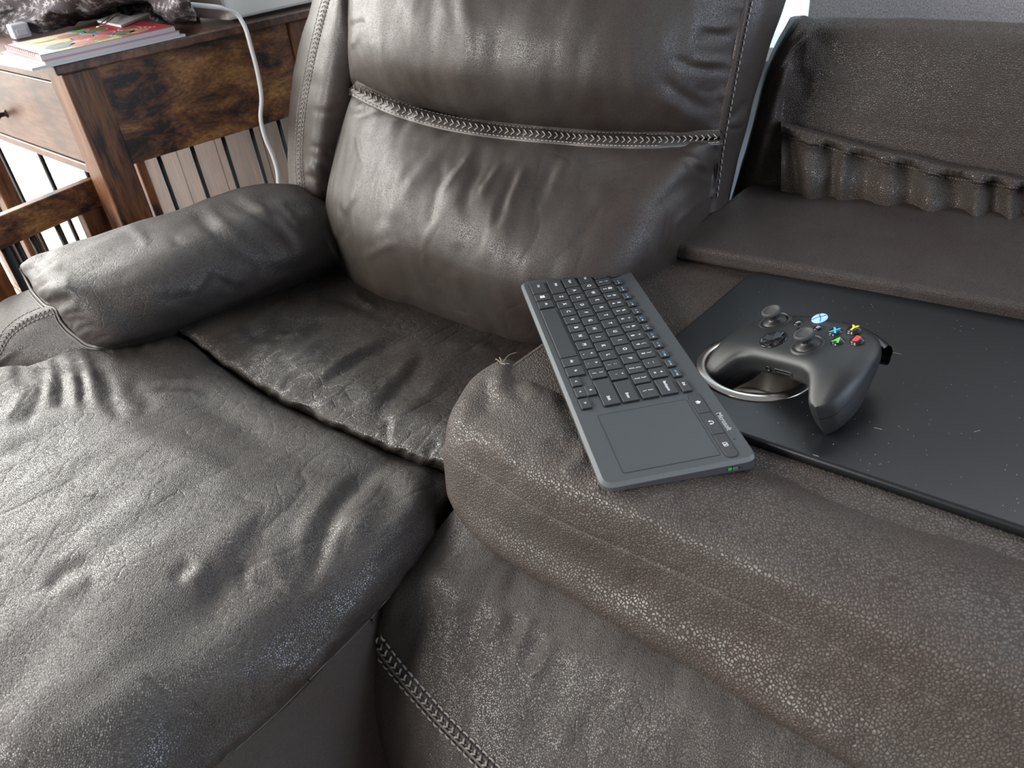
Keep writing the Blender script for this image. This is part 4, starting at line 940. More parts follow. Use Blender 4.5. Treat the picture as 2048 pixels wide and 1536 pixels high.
# --- folded down back: head roll
def lead(row, dx=.02, dy=.05, dz=-.05): 
    p = row[0]; return [off(p, .035, .05, -.075), off(p, .004, .012, -.035)] + on(row)
TR = [(1012,730),(1055,756),(1094,770),(1180,798),(1280,834),(1390,873),(1527,922),(1640,966),(1768,1023),(1900,1070),(2048,1112),(2300,1200)]
rows = [lead(Zs(.500, (1040,735),(1090,756),(1180,786),(1280,822),(1390,862),(1527,912),(1640,956),(1768,1013),(1900,1060),(2048,1102),(2300,1190)))]
rows += [lead(Zs(.530, (1004,722,.534),(1045,752),(1094,772),(1180,800),(1280,836),(1390,876),(1527,926),(1640,969),(1768,1027),(1900,1073),(2048,1116),(2300,1203))),
        lead(Zs(.543, (960,748,.525),(1020,772,.54),(1090,800),(1180,832),(1280,868),(1390,908),(1527,960),(1640,1005),(1768,1060),(1900,1108),(2048,1155),(2300,1245))),
        lead(Zs(.547, (925,790,.518),(985,822,.538),(1060,858),(1160,902),(1270,948),(1390,996),(1520,1048),(1650,1100),(1780,1152),(1910,1200),(2060,1258),(2300,1350))),
        lead(Zs(.540, (898,838,.512),(940,872,.53),(1010,912,.538),(1110,960),(1230,1012),(1360,1070),(1500,1130),(1650,1196),(1780,1250),(1910,1304),(2060,1370),(2300,1475))),
        lead(Zs(.506, (889,893,.500),(908,915),(971,952),(1093,1030),(1246,1100),(1358,1151),(1460,1197),(1614,1266),(1768,1345),(1921,1422),(2060,1485),(2300,1590))),
        lead(Zs(.470, (889,945,.465),(915,985),(990,1035),(1110,1100),(1260,1180),(1370,1240),(1480,1300),(1620,1375),(1770,1455),(1930,1540),(2080,1620),(2300,1730))),
        lead(Zs(.440, (898,1000,.435),(925,1040),(1000,1105),(1115,1175),(1260,1262),(1375,1328),(1490,1395),(1625,1475),(1770,1560),(1930,1655),(2080,1740),(2300,1860))),
        lead([off(p, 0, .015, -.012) for p in Zs(.430, (905,1020,.43),(935,1068),(1000,1128),(1100,1200),(1256,1297),(1380,1370),(1512,1445),(1625,1508),(1770,1590),(1930,1690),(2080,1780),(2300,1900))]),
        lead([off(p, 0, .09, -.005) for p in Zs(.428, (905,1020,.428),(935,1068),(1000,1128),(1100,1200),(1256,1297),(1380,1370),(1512,1445),(1625,1508),(1770,1590),(1930,1690),(2080,1780),(2300,1900))])]
G = loft(rows, 330, 760)
FSM = [(889,893),(908,915),(971,952),(1093,1030),(1246,1100),(1358,1151),(1460,1197),(1614,1266),(1768,1345),(1921,1422),(2060,1485)]
G = wrinkle(G, creases=[(6,14,[(1005,722),(1000,755),(988,800)]), (-5,12,[(965,745),(975,790),(960,830)]), (-4,12,[(1020,760),(1040,790),(1060,800)]), (4,14,[(940,775),(930,820),(910,870)]), (4,14,[(1040,752),(1080,790),(1130,800)]), (-5,16,[(1120,790),(1150,850),(1160,900)]),
    (4,10,[(1122,953),(1150,930),(1180,905)]), (-4,14,[(1090,880),(1130,900),(1160,890)]), (4,12,[(1180,985),(1205,965),(1225,950)]), (-3,16,[(1060,870),(1040,920),(1010,960)]), (4,26,[(1250,1060),(1310,1010),(1380,980)]), (-3,26,[(1420,1060),(1500,1000),(1540,960)]),
    (-4,20,[(1240,1150),(1290,1170),(1330,1190)]), (5,16,[(1220,1195),(1290,1240),(1380,1290),(1440,1330)]), (-4,22,[(1400,1230),(1480,1270),(1560,1320)]), (4,18,[(1560,1400),(1640,1450),(1720,1490)]), (-4,26,[(1600,1340),(1700,1400),(1800,1450)]), (-1.6,3.0,FSM), (-1.8,5,TR)],
    puckers=[(1.2,30,44,FSM),(1.2,20,40,TR)], noises=[(4,.12,(1,1,1)), (1.2,.04,(1,1,1))])
roll = sp(grid_obj('folded_head_roll', G, LE_FOLD), 'pebbled leather roll along the front of the folded back')
cord('seam_thread', Surf(roll), FSM, .0006, plain('roll_thread', (.07,.055,.05), .6), roll, lift=-.0002)
# thread frays at the corner
ps, nn_ = Surf(roll).hit(1003, 728)
fr = []
V = []; F = []
for k, (dx, dy, dz) in enumerate([(-.008,.002,.003),(.006,-.002,.002),(.012,.014,.009),(-.005,.005,.004),(.009,.002,.001)]):
    v, f = tube_vf(curve([ps, ps + np.array([dx*.5, dy*.6, dz*.9]), ps + np.array([dx, dy, dz])], 8), .0006 if k != 2 else .0003, 5, len(V)); V += v; F += f
fz = mesh_obj('frayed_threads', V, F, plain('frayed_thread', (.26, .20, .16), .8), roll); fz['kind'] = 'stuff'

# --- folded down back: flat deck with tray and cup holder
def zp(px, py, z): return tuple(at(px, py, z=z)[:2])
dk_ = [(-.395,.543), (-.355,.740), (-.322,.900), (-.287,1.075), (.75,1.045), (.75,.47), (.0,.455), (-.10,.47), (-.21,.49), (-.32,.505)]
def crr(p): return zp(p[0], p[1], .545)
trp = rounded_poly([crr((1352,668)), crr((1502,542)), (.70,.83), (.70,.415), crr((2048,1057)), crr((1518,880)), crr((1225,781))], [.006,.006,.002,.002,0,.0,.012], 6)
RC = np.array([*((at(1395,715,z=.547) + at(1620,770,z=.547)) / 2)[:2]]); RC = RC + np.array([.001, .010])
deck = sp(slab_hole('folded_back_deck', rounded_poly(dk_, .006, 3), RC, .0485, .44, .536, LE_FOLD, .012), 'flat leather frame around the black tray')
tray = slab_hole('tray', trp, RC, .0475, .5365, .545, TRAYM, .0035); sp(tray, 'smooth black tray panel')
cup = sp(lathe('cup_holder', [(.0475,-.002),(.0565,-.002),(.0572,0),(.0565,.0014),(.050,.0026),(.0475,.002),(.0463,-.002),(.0455,-.010),(.0445,-.055),(.040,-.062),(.030,-.0655),(.0001,-.066)], (RC[0], RC[1], .5455), STEEL, seg=96, caps=False), 'stainless steel cup holder')
# dust specks on the black tray
V = []; F = []
r5 = random.Random(5); k = 0
while k < 130:
    x, y = r5.uniform(-.2, .25), r5.uniform(.5, .82); px_ = pix([(x, y, .545)])[0]
    if not (px_[0] < 2047 and px_[1] > 550 + (px_[0]-1502)*.21 and px_[1] < 880 + (px_[0]-1518)*.33 and px_[1] > 668 - (px_[0]-1352)*.84) or (x-RC[0])**2 + (y-RC[1])**2 < .058**2: continue
    k += 1; a = r5.uniform(0, 6.28); l = r5.uniform(.0002, .0004) if k < 122 else r5.uniform(.0015, .004); t = .00012
    q = np.array([x, y, .5453]); d = np.array([math.cos(a), math.sin(a), 0]) * l; e = np.array([-math.sin(a), math.cos(a), 0]) * t
    b = len(V); V += [q-d-e, q+d-e, q+d+e, q-d+e, q-d-e+(0,0,t), q+d-e+(0,0,t), q+d+e+(0,0,t), q-d+e+(0,0,t)]
    F += [[b+i for i in f] for f in ((3,2,1,0),(4,5,6,7),(0,1,5,4),(1,2,6,5),(2,3,7,6),(3,0,4,7))]
ds = mesh_obj('dust_specks', V, F, plain('dust', (.5, .48, .46), .9), tray, smooth=False); ds['kind'] = 'stuff'
# raised hinged flap behind the tray
fl = [zp(1337,485,.560), zp(1500,365,.560), (.72,1.035), (.72,.79), zp(2048,612,.560)]
fz0 = .538
lid = sp(slab('hinged_flap', rounded_poly(fl, .008, 4), fz0, .560, LE_FLAT, bev=.007, seg=4, bevel_bottom=True), 'raised flat leather flap behind the tray')

# --- upright panel where the centre back has dropped away
rows = []
Z0, Z1 = .50, .745
def pan(s, t):   # s across 0..1, t up 0..1
    pass
L_out = [(1462,400,1.20),(1478,345,1.18),(1503,258,1.18),(1525,164,1.18),(1549,95,1.18),(1572,52,1.18)]
L_mid = [(1480,400,1.085),(1495,340,1.088),(1520,256,1.094),(1545,165,1.105),(1568,98,1.12),(1588,50,1.14)]
L_hi = [(1500,400,1.072),(1515,340,1.076),(1540,256,1.083),(1562,168,1.095),(1584,100,1.11),(1598,50,1.13)]
L_in = [(1535,400,1.082),(1545,345,1.088),(1562,256,1.096),(1568,202,1.102),(1590,96,1.12),(1606,52,1.138)]
c1 = [(1600,400,1.088),(1610,345,1.092),(1620,262,1.099),(1628,204,1.106),(1640,110,1.12),(1650,52,1.14)]
c2 = [(1780,425,1.088),(1785,360,1.092),(1790,290,1.099),(1795,220,1.106),(1798,120,1.12),(1800,55,1.14)]
c3 = [(2048,470,1.082),(2048,400,1.086),(2048,330,1.092),(2048,260,1.099),(2048,150,1.114),(2048,66,1.134)]
c4 = [(2350,510,1.08),(2350,440,1.085),(2350,360,1.09),(2350,280,1.095),(2350,170,1.11),(2350,80,1.13)]
cols = [L_out, L_mid, L_hi, L_in, c1, c2, c3, c4]
rows = [Ys(1.1, *[c[k] for c in cols]) for k in range(6)]
rows.append([off(p, 0, .022, .006) for p in rows[-1]]); rows.append([off(p, 0, .06, -.01) for p in rows[-2]])
rows.append([off(p, 0, .06, -.2) for p in rows[5]])
rows = [on(r) for r in rows]
G = loft(rows, 240, 520)
G = wrinkle(G, creases=[(6,12,[(1622,60),(1612,110),(1610,160)]), (-6,14,[(1600,130),(1606,170),(1604,210)]), (-5,18,[(1640,60),(1655,110),(1668,150)]), (4,16,[(1615,70),(1650,130),(1690,180)]), (-2,4,[(1563,256),(1568,202),(1590,96),(1606,52)]), (4,9,[(1500,390),(1530,290),(1560,180),(1590,80)]), (-1.5,8,[(1640,236),(1800,258),(2048,284)])], noises=[(2,.1,(1,1,1)), (.6,.03,(1,1,1))])
pan_o = sp(grid_obj('rear_panel', G, LE_PANEL), 'upright leather panel behind the folded back')
# gathered storage pocket
TOPL = [(1562,252),(1600,262),(1640,272),(1700,290),(1770,306),(1840,322),(1900,338),(1960,346),(2048,362),(2200,385),(2350,410)]
def pk(dy, yy): return [at(p[0], p[1] + dy, y=yy) for p in TOPL]
rows = [pk(-6, 1.094), pk(-8, 1.078), pk(2, 1.066), pk(14, 1.066), pk(20, 1.074), pk(36, 1.066), pk(70, 1.052), pk(105, 1.050), pk(130, 1.052)]
rows[0] = [off(p, 0, .004, 0) for p in rows[0]]
rows = [on(r) for r in rows]
G = loft(rows, 170, 860)
V_ = G.reshape(-1, 3); Q = pix(V_)
u = (Q[:, 0] - 1560); dtop = Q[:, 1] - np.interp(Q[:, 0], [p[0] for p in TOPL], [p[1] for p in TOPL])
fold = sum(a * np.exp(-((u - c - (dtop * sl)) / w) ** 2) for c, w, a, sl in ((10,14,-9,.2),(60,22,10,0),(100,16,-7,.05),(135,12,7,-.15),(165,24,-6,0),(210,26,6,0),(255,20,-7,0),(300,22,8,0),(345,24,-7,.05),(395,16,9,-.05),(430,16,-8,0),(460,14,8,0),(490,14,-7,0),(540,20,6,0),(600,24,-6,0),(660,22,6,0)))
env = np.clip(dtop / 26, 0, 1) * (1 - .25 * np.clip((dtop - 60) / 80, 0, 1))
fine = noise3(np.stack([u / 9, dtop * .02, u * 0 + 5], 1)) * 5 * np.exp(-((dtop - 6) / 15) ** 2)
G = (V_ + np.array([0, -1, 0])[None] * ((fold * 1.5 * env + fine) * 1e-3)[:, None]).reshape(G.shape)
G = wrinkle(G, creases=[(-2.2,2.5,[(p[0], p[1]+17) for p in TOPL[:-1]])], noises=[(1.2,.03,(1,1,1))])
pocket = adopt(grid_obj('gathered_pocket', G, LE_PANEL), sofa); pocket['label'] = 'elastic topped storage pocket with gathered folds'
SPK = Surf(pocket)
dashes('stitches', SPK, [(p[0], p[1]+17) for p in TOPL[:9]], THREAD_D, pocket, pitch=6, r=.0005)
sp(hexa('panel_frame', [(-.27,1.135,.06),(.72,1.10,.06),(.72,1.20,.06),(-.27,1.23,.06),(-.27,1.165,.69),(.72,1.13,.69),(.72,1.20,.69),(-.27,1.23,.69)], LE_SIDE, bev=.01))
# hidden carcass that carries the seats
sp(hexa('seat_frame', [(-1.10,.10,.05),(-.46,0,.05),(-.44,1.0,.05),(-.95,1.05,.05),(-1.10,.10,.33),(-.46,0,.33),(-.44,1.0,.33),(-.95,1.05,.33)], LE_SIDE, bev=.02))
sp(hexa('centre_frame', [(-.38,.44,.05),(.72,.42,.05),(.72,1.08,.05),(-.38,1.1,.05),(-.36,.50,.42),(.72,.47,.42),(.72,1.08,.42),(-.36,1.05,.42)], LE_SIDE, bev=.02))
# ------------------------------------------------------------------ media keyboard (built in its own frame: x along its length, y towards its rear edge)
ko = at(1037, 567, z=.557); 
k1 = ((at(1203,980,z=.557) - ko) + (at(1527,925,z=.557) - at(1257,531,z=.557))) / 2; k1 /= np.linalg.norm(k1); k2 = np.array([-k1[1], k1[0], 0])
kc = (ko + at(1257,531,z=.557) + at(1203,980,z=.557) + at(1527,925,z=.557)) / 4
ko = kc - k1 * .1835 - k2 * .066
KM = Matrix(((k1[0], k2[0], 0, ko[0]), (k1[1], k2[1], 0, ko[1]), (0, 0, 1, .557), (0, 0, 0, 1)))
kb = empty('media_keyboard', (0, 0, 0), 'black wireless keyboard with built in trackpad lying across the leather edge of the folded back', 'keyboard', mw=KM)
def mm(*p): return [(x / 1000, y / 1000) for x, y in p]
# body: top plate, chamfered rim, tapered underside
def ring(x0, x1, y0, y1, r, z, zf=None):
    P = rounded_poly([(x0,y0),(x1,y0),(x1,y1),(x0,y1)], r, 8)
    return [np.array([p[0], p[1], z if zf is None else zf(p[1])]) / 1000 for p in P]
def rings_obj(name, rings, mat, parent, cap0=True, cap1=True):
    bm = bmesh.new(); R_ = [[bm.verts.new(tuple(p)) for p in r] for r in rings]; n = len(R_[0])
    for a, b in zip(R_[:-1], R_[1:]):
        for i in range(n): bm.faces.new([a[i], a[(i+1) % n], b[(i+1) % n], b[i]])
    if cap0: bm.faces.new(R_[0][::-1])
    if cap1: bm.faces.new(R_[-1])
    return bm_obj(name, bm, mat, parent)
XA, XB, YA, YB = -7, 367.5, 0, 132
bot = lambda y: -8.6 - 4.6 * (y / 132)
rings_obj('underside', [ring(XA+6, XB-6, YA+6, YB-4, 8, 0, bot), ring(XA+2.5, XB-2.5, YA+2.5, YB-2, 11, 0, lambda y: bot(y) + 1.5), ring(XA, XB-.5, YA+.4, YB, 12, 0, lambda y: bot(y) + 3.0)], KEDGE2, kb, True, False)
rings_obj('side_wall', [ring(XA, XB-.5, YA+.4, YB, 12, 0, lambda y: bot(y) + 3.0), ring(XA+.2, XB-.3, YA+.2, YB-.2, 12, -1.7)], KEDGE2, kb, False, False)
rim = rings_obj('bevelled_rim', [ring(XA+.2, XB-.3, YA+.2, YB-.2, 12, -1.7), ring(XA+1.2, XB-4.8, YA+3.6, YB-1.0, 9, -.1)], KEDGE, kb, False, False); rim['label'] = 'silver grey bevelled rim'
rings_obj('top_plate', [ring(XA+1.2, XB-4.8, YA+3.6, YB-1.0, 9, -.1), ring(XA+1.5, XB-5.1, YA+3.9, YB-1.3, 9, 0)], KBODY, kb, False, True)
# trackpad: a shallow well with a fine outline
slab('trackpad', rounded_poly(mm((273.5,21.4),(354.4,21.4),(354.4,104),(273.5,104)), .002, 4), .00005, .00018, KPAD, kb, bev=0)
rings_obj('trackpad_groove', [ring(273.2,354.7,21.1,104.3,2.2,.10), ring(273.2,354.7,21.1,104.3,2.2,.26), ring(273.7,354.2,21.6,103.8,1.9,.26), ring(273.7,354.2,21.6,103.8,1.9,.10)], BLK, kb, False, False)

FONT = {}
def glyph(name, txt, x, y, size, mat, parent, z=.0001, align='CENTER', bold=.0):
    key = (txt, size, mat.name, bold)
    if key not in FONT:
        c = bpy.data.curves.new('t', 'FONT'); c.body = txt; c.size = size / 1000; c.align_x = 'CENTER'; c.align_y = 'CENTER'; c.extrude = .00002; c.offset = (bold or size * .016) / 1000
        c.resolution_u = 3
        t = bpy.data.objects.new('t', c); COL.objects.link(t)
        me = bpy.data.meshes.new_from_object(t.evaluated_get(bpy.context.evaluated_depsgraph_get()))
        bpy.data.objects.remove(t); bpy.data.curves.remove(c); me.materials.clear(); me.materials.append(mat); FONT[key] = me
    o = bpy.data.objects.new(name, FONT[key]); COL.objects.link(o); o.parent = parent; o.location = (x / 1000, y / 1000, z)
    return o
KH = 2.2
KMESH = {}
def keycap(cx, cy, w, h, legends=(), r=1.6, name='key', zt=KH):
    key = (round(w, 1), round(h, 1), r, zt)
    if key not in KMESH:
        rg = lambda ins, z: ring(-w/2+ins, w/2-ins, -h/2+ins, h/2-ins, r, z)
        t = rings_obj('t', [rg(-.25, .02), rg(-.05, zt - .35), rg(.1, zt - .12), rg(.4, zt)], KKEY, None, False, True)
        t.data.materials.append(BLK)
        for pg in t.data.polygons:
            if pg.center.z < (zt - .4) / 1000: pg.material_index = 1
        KMESH[key] = t.data; bpy.data.objects.remove(t)
    o = bpy.data.objects.new(name, KMESH[key]); COL.objects.link(o); o.parent = kb; o.location = (cx / 1000, cy / 1000, 0)
    # dark well around the cap
    for (txt, dx, dy, sz, mt) in legends:
        glyph('legend', txt, dx, dy, sz, mt, o, z=(zt + .03) / 1000)
    return o
P = 17.9; KW = 15.6; HH = 15.4
wells = []
def K_(cx, cy, w, h, leg=(), **k):
    wells.append((cx, cy, w, h)); return keycap(cx, cy, w, h, leg, **k)
def two(a, b): return [(a, -2.4, 0, 4.6, WHITE), (b, 2.9, 0, 4.2, WHITE)]
ynum, yq, ya, yz, yb, yf = 93.2, 74.9, 56.2, 38.4, 18.4, 109.2
K_(12.9, ynum, 13.6, HH, [('`', 0, -3, 5, WHITE), ('~', 0, 3.2, 5, WHITE)])
for i, (a, b) in enumerate(zip('1234567890-=', '!@#$%^&*()_+')):
    K_(30 + P * i, ynum, KW, HH, [(a, 0, -3.2, 5.2, WHITE), (b, 0, 3.2, 5.0, WHITE)])
K_(250.6, ynum, 24.6, HH, [('Backspace', 0, .5, 3.9, WHITE)])
K_(15.2, yq, 19.0, HH, [('Tab', -1, .5, 3.9, WHITE)])
for i, a in enumerate('QWERTYUIOP'): K_(34 + P * i, yq, KW, HH, [(a, 0, .3, 5.8, WHITE)])
for i, (a, b) in enumerate((('[', '{'), (']', '}'))): K_(34 + P * (10 + i), yq, KW, HH, [(a, 0, -3.0, 5.2, WHITE), (b, 0, 3.2, 5.0, WHITE)])
K_(252.2, yq, 21.4, HH, [('\\', 0, -3, 5.2, WHITE), ('|', 0, 3.2, 5.0, WHITE)])
K_(17.6, ya, 23.6, HH, [('Caps', -1.5, .5, 3.9, WHITE)])
for i, a in enumerate('ASDFGHJKL'): K_(39.3 + P * i, ya, KW, HH, [(a, 0, .3, 5.8, WHITE)])
K_(39.3 + P * 9, ya, KW, HH, [(';', 0, -3, 5.2, WHITE), (':', 0, 3, 5.2, WHITE)])
K_(39.3 + P * 10, ya, KW, HH, [("'", 0, -3, 5.2, WHITE), ('"', 0, 3, 5.2, WHITE)])
K_(246.4, ya, 33.0, HH, [('Enter', 8, -1, 3.9, WHITE)])
K_(22.1, yz, 32.6, HH, [('Shift', -4, 1, 3.9, WHITE)])
for i, a in enumerate('ZXCVBNM'): K_(48.9 + P * i, yz, KW, HH, [(a, 0, .3, 5.8, WHITE)])
for i, (a, b) in enumerate(((',', '<'), ('.', '>'), ('/', '?'))): K_(48.9 + P * (7 + i), yz, KW, HH, [(a, 0, -3.4, 5.2, WHITE), (b, 0, 3.2, 5.0, WHITE)])
K_(242.3, yz, 41.4, HH, [('Shift', 11, -1, 3.9, WHITE)])
K_(18.7, yb, 27.0, 17.0, [('Ctrl', -4, .8, 3.9, WHITE)])
win = K_(41.8, yb, 15.4, 17.0)
for i, (dx, dy) in enumerate(((-1.45,1.35),(1.45,1.45),(-1.45,-1.35),(1.45,-1.45))):
    w_, h_ = (1.2, 1.2) if dx < 0 else (1.25, 1.32)
    slab('legend', [((dx-w_)/1000, (dy-h_)/1000), ((dx+w_)/1000, (dy-h_)/1000), ((dx+w_)/1000, (dy+h_)/1000), ((dx-w_)/1000, (dy+h_)/1000)], (KH+.01)/1000, (KH+.05)/1000, WHITE, win, bev=0)
K_(59.6, yb, 15.6, 17.0, [('Alt', 0, .8, 3.9, WHITE)])
K_(122.4, yb, 101.8, 17.0)
K_(182.6, yb, 15.2, 17.0, [('Alt', 0, .8, 3.9, WHITE)])
K_(200.0, yb, 15.4, 17.0, [('fn', 0, .8, 3.9, WHITE)])
K_(217.9, 14.8, 14.0, 9.4, [('<', 0, 0, 4.6, WHITE)])
K_(235.6, 14.8, 15.2, 9.4, [('v', 0, .2, 4.4, WHITE)])
K_(235.6, 24.9, 15.2, 8.8, [('^', 0, -.9, 5.4, WHITE)])
slab('key_divider', mm((228,19.4),(243.2,19.4),(243.2,20.3),(228,20.3)), .0001, .00175, KEDGE, kb, bev=0)
K_(254.2, 14.8, 15.0, 9.4, [('>', 0, 0, 4.6, WHITE)])
K_(14.4, yf, 14.0, 8.2, [('Esc', -.5, 0, 3.4, WHITE)], r=1.4)
def icon(k, parent, x, y):
    z0, z1 = (KH+.01)/1000, (KH+.05)/1000
    def bar(x0, y0, x1, y1):
        slab('icon', mm((x0+x, y0+y), (x1+x, y0+y), (x1+x, y1+y), (x0+x, y1+y)), z0, z1, BLUE, parent, bev=0)
    def ringi(r, w=.45, a0=0, a1=2*math.pi):
        n = 16; A_ = np.linspace(a0, a1, n)
        o = [((x + r*math.cos(a))/1000, (y + r*math.sin(a))/1000) for a in A_] + [((x + (r-w)*math.cos(a))/1000, (y + (r-w)*math.sin(a))/1000) for a in A_[::-1]]
        slab('icon', o, z0, z1, BLUE, parent, bev=0)
    if k in (0, 1, 2):
        slab('icon', mm((x-1.6,y-1.0),(x+.2,y),(x-1.6,y+1.0)) if k == 2 else mm((x+.6,y-1.1),(x-1.0,y),(x+.6,y+1.1)), z0, z1, BLUE, parent, bev=0)
        bar(.9, -1.0, 1.4, 1.0)
        if k == 1: bar(-1.9, -1.0, -1.4, 1.0)
    elif k == 3: ringi(1.5, .5, -2.2, 1.2)
    elif k == 4: ringi(1.1); bar(.9, -1.4, 1.9, -.9)
    elif k in (5, 6, 7): ringi(1.45); (bar(-.3, -.3, .3, .3) if k == 6 else None)
    elif k == 8: bar(-1.6, -.3, .2, .3); ringi(1.3, .45, -1.5, 1.5)
    elif k == 9: bar(-1.6, -1.1, 1.6, -.7); bar(-1.6, .7, 1.6, 1.1); bar(-1.6, -1.1, -1.2, 1.1); bar(1.2, -1.1, 1.6, 1.1)
    elif k == 10: bar(-1.7, -.9, -.7, .9); bar(-.4, -.9, .5, .9); bar(.9, -.9, 1.8, .9)
    else: bar(-1.7, -1.1, -1.1, 1.1); bar(-.6, .3, 1.6, .9); bar(-.6, -.9, 1.2, -.3); bar(-.6, -.2, .5, .2)
for i in range(12):
    k = K_(35.8 + 17.87 * i, yf + (.2 if i > 5 else 0), 12.2, 8.2, [('F%d' % (i + 1), 3.4 if i < 9 else 3.2, -.2, 2.3, WHITE)], r=1.4)
    icon(i, k, -1.6, 0)
K_(254.3, yf + .4, 18.6, 8.4, [('Del', -2, 0, 3.6, WHITE)], r=1.4)
# media buttons at the far end and beside the trackpad
def dome(x, y, r):
    n = 20; rg = lambda rr, z: [np.array([x + rr * math.cos(2*math.pi*i/n), y + rr * math.sin(2*math.pi*i/n), z]) / 1000 for i in range(n)]
    return rings_obj('round_button', [rg(r, 0), rg(r, .5), rg(r * .86, 1.0), rg(r * .5, 1.25)], BLKG, kb, False, True)
d_ = dome(-.3, 51.6, 3.4); slab('legend', mm((-1.6,50.6),(1.0,50.6),(1.0,52.9),(-1.6,52.9)), .00128, .0014, WHITE, d_, bev=0)
vb = rings_obj('volume_bar', [ring(-3.2,2.8,62.5,96.5,2.9,0), ring(-3.2,2.8,62.5,96.5,2.9,.7), ring(-2.6,2.2,63.2,95.8,2.3,1.1)], KKEY, kb, False, True)
for y in (68.5, 90.0): slab('legend', mm((-1.4,y-1.3),(1.2,y-1.3),(1.2,y+1.3),(-1.4,y+1.3)), .00112, .0012, WHITE, vb, bev=0)
d_ = dome(-.3, 107.6, 3.4); slab('legend', mm((-1.7,106.3),(1.2,106.3),(1.2,108.8),(-1.7,108.8)), .00128, .0014, WHITE, d_, bev=0)
for i, (x0, x1) in enumerate(((267.2, 297.6), (298.2, 328.6), (329.2, 359.8))):
    r0 = 5.2
    pts = [(x0, 107.4), (x1, 107.4), (x1, 118.2), (x0, 118.2)]
    rr = [r0, .2, .2, r0] if i == 0 else ([.2, r0, r0, .2] if i == 2 else [.2]*4)
    b_ = slab('media_button', [np.array(p)/1000 for p in rounded_poly(pts, rr, 8)], .00003, .0007, KKEY, kb, bev=.0003, seg=2)
    cx = (x0 + x1) / 2 - 1.0; z0, z1 = .00071, .00077
    def q(*p): slab('legend', mm(*[(cx + a, 112.7 + b) for a, b in p]), z0, z1, WHITE, b_, bev=0)
    if i == 0: q((-2.6,-.2),(0,2.3),(2.6,-.2),(1.8,-.2),(1.8,-2.1),(.5,-2.1),(.5,-.6),(-.5,-.6),(-.5,-2.1),(-1.8,-2.1),(-1.8,-.2))
    elif i == 1:
        A_ = np.linspace(-.3, math.pi + .3, 14); q(*([(2.2*math.cos(a), 2.0*math.sin(a)) for a in A_] + [(1.6*math.cos(a), 1.45*math.sin(a)) for a in A_[::-1]]))
        q((-2.6,-1.9),(-1.2,-1.9),(-1.2,.1),(-2.6,.1)); q((1.2,-1.9),(2.6,-1.9),(2.6,.1),(1.2,.1))
    else:
        for x0_, y0_, x1_, y1_ in ((-2.6,-1.9,2.6,-1.4),(-2.6,1.4,2.6,1.9),(-2.6,-1.9,-2.1,1.9),(2.1,-1.9,2.6,1.9),(-.3,-.9,.9,.9)): q((x0_,y0_),(x1_,y0_),(x1_,y1_),(x0_,y1_))
rings_obj('media_button_surround', [ring(266.4,360.6,106.6,119.0,6.0,.02), ring(266.4,360.6,106.6,119.0,6.0,.22), ring(267.0,360.0,107.2,118.4,5.4,.22), ring(267.0,360.0,107.2,118.4,5.4,.02)], BLK, kb, False, False)
lg = glyph('maker_lettering', 'Microsoft', 313.2, 123.6, 6.6, WHITE_D, kb, z=.00003, bold=.06)
dgw = 2.2
ld = lathe('status_light', [(.0009,0),(.0009,.0002),(.0001,.0003)], (.3383, .1225, 0), BLK, kb, seg=12)
# power switch on the near end
sw = rings_obj('power_switch_slot', [[np.array([(XB-.25)/1000, (110 + a*5.2)/1000, (-5.0 + b*1.7)/1000]) for a, b in [(math.cos(t), math.sin(t)) for t in np.linspace(0, 2*math.pi, 20, endpoint=False)]], [np.array([(XB+.15)/1000, (110 + a*5.2)/1000, (-5.0 + b*1.7)/1000]) for a, b in [(math.cos(t), math.sin(t)) for t in np.linspace(0, 2*math.pi, 20, endpoint=False)]]], BLK, kb)
GRN = plain('green_mark', (.05, .45, .08), .5)
hexa('switch_mark', [tuple(np.array(p)/1000) for p in ((XB+.1,105.6,-6.2),(XB+.3,105.6,-6.2),(XB+.3,108.4,-6.2),(XB+.1,108.4,-6.2),(XB+.1,105.6,-3.9),(XB+.3,105.6,-3.9),(XB+.3,108.4,-3.9),(XB+.1,108.4,-3.9))], GRN, sw, bev=0)
hexa('switch_knob', [tuple(np.array(p)/1000) for p in ((XB,109.2,-6.5),(XB+1.3,109.2,-6.5),(XB+1.3,113.6,-6.5),(XB,113.6,-6.5),(XB,109.2,-3.6),(XB+1.3,109.2,-3.6),(XB+1.3,113.6,-3.6),(XB,113.6,-3.6))], KEDGE, sw, bev=.0006)
# dark wells under the keys, and small rubber feet
V = []; F = []
for cx, cy, w, h in wells:
    b = len(V); g = .95
    V += [((cx-w/2-g)/1000, (cy-h/2-g)/1000, .00004), ((cx+w/2+g)/1000, (cy-h/2-g)/1000, .00004), ((cx+w/2+g)/1000, (cy+h/2+g*.4)/1000, .00004), ((cx-w/2-g)/1000, (cy+h/2+g*.4)/1000, .00004)]
    F.append([b, b+1, b+2, b+3])
kw = mesh_obj('key_wells', V, F, BLK, kb, smooth=False); kw['kind'] = 'stuff'
for x, y in ((20,12),(340,12),(20,120),(340,120)):
    slab('rubber_foot', rounded_poly(mm((x-8,y-3),(x+8,y-3),(x+8,y+3),(x-8,y+3)), .002, 3), (bot(y)-.8)/1000, bot(y)/1000, BLK, kb, bev=0)
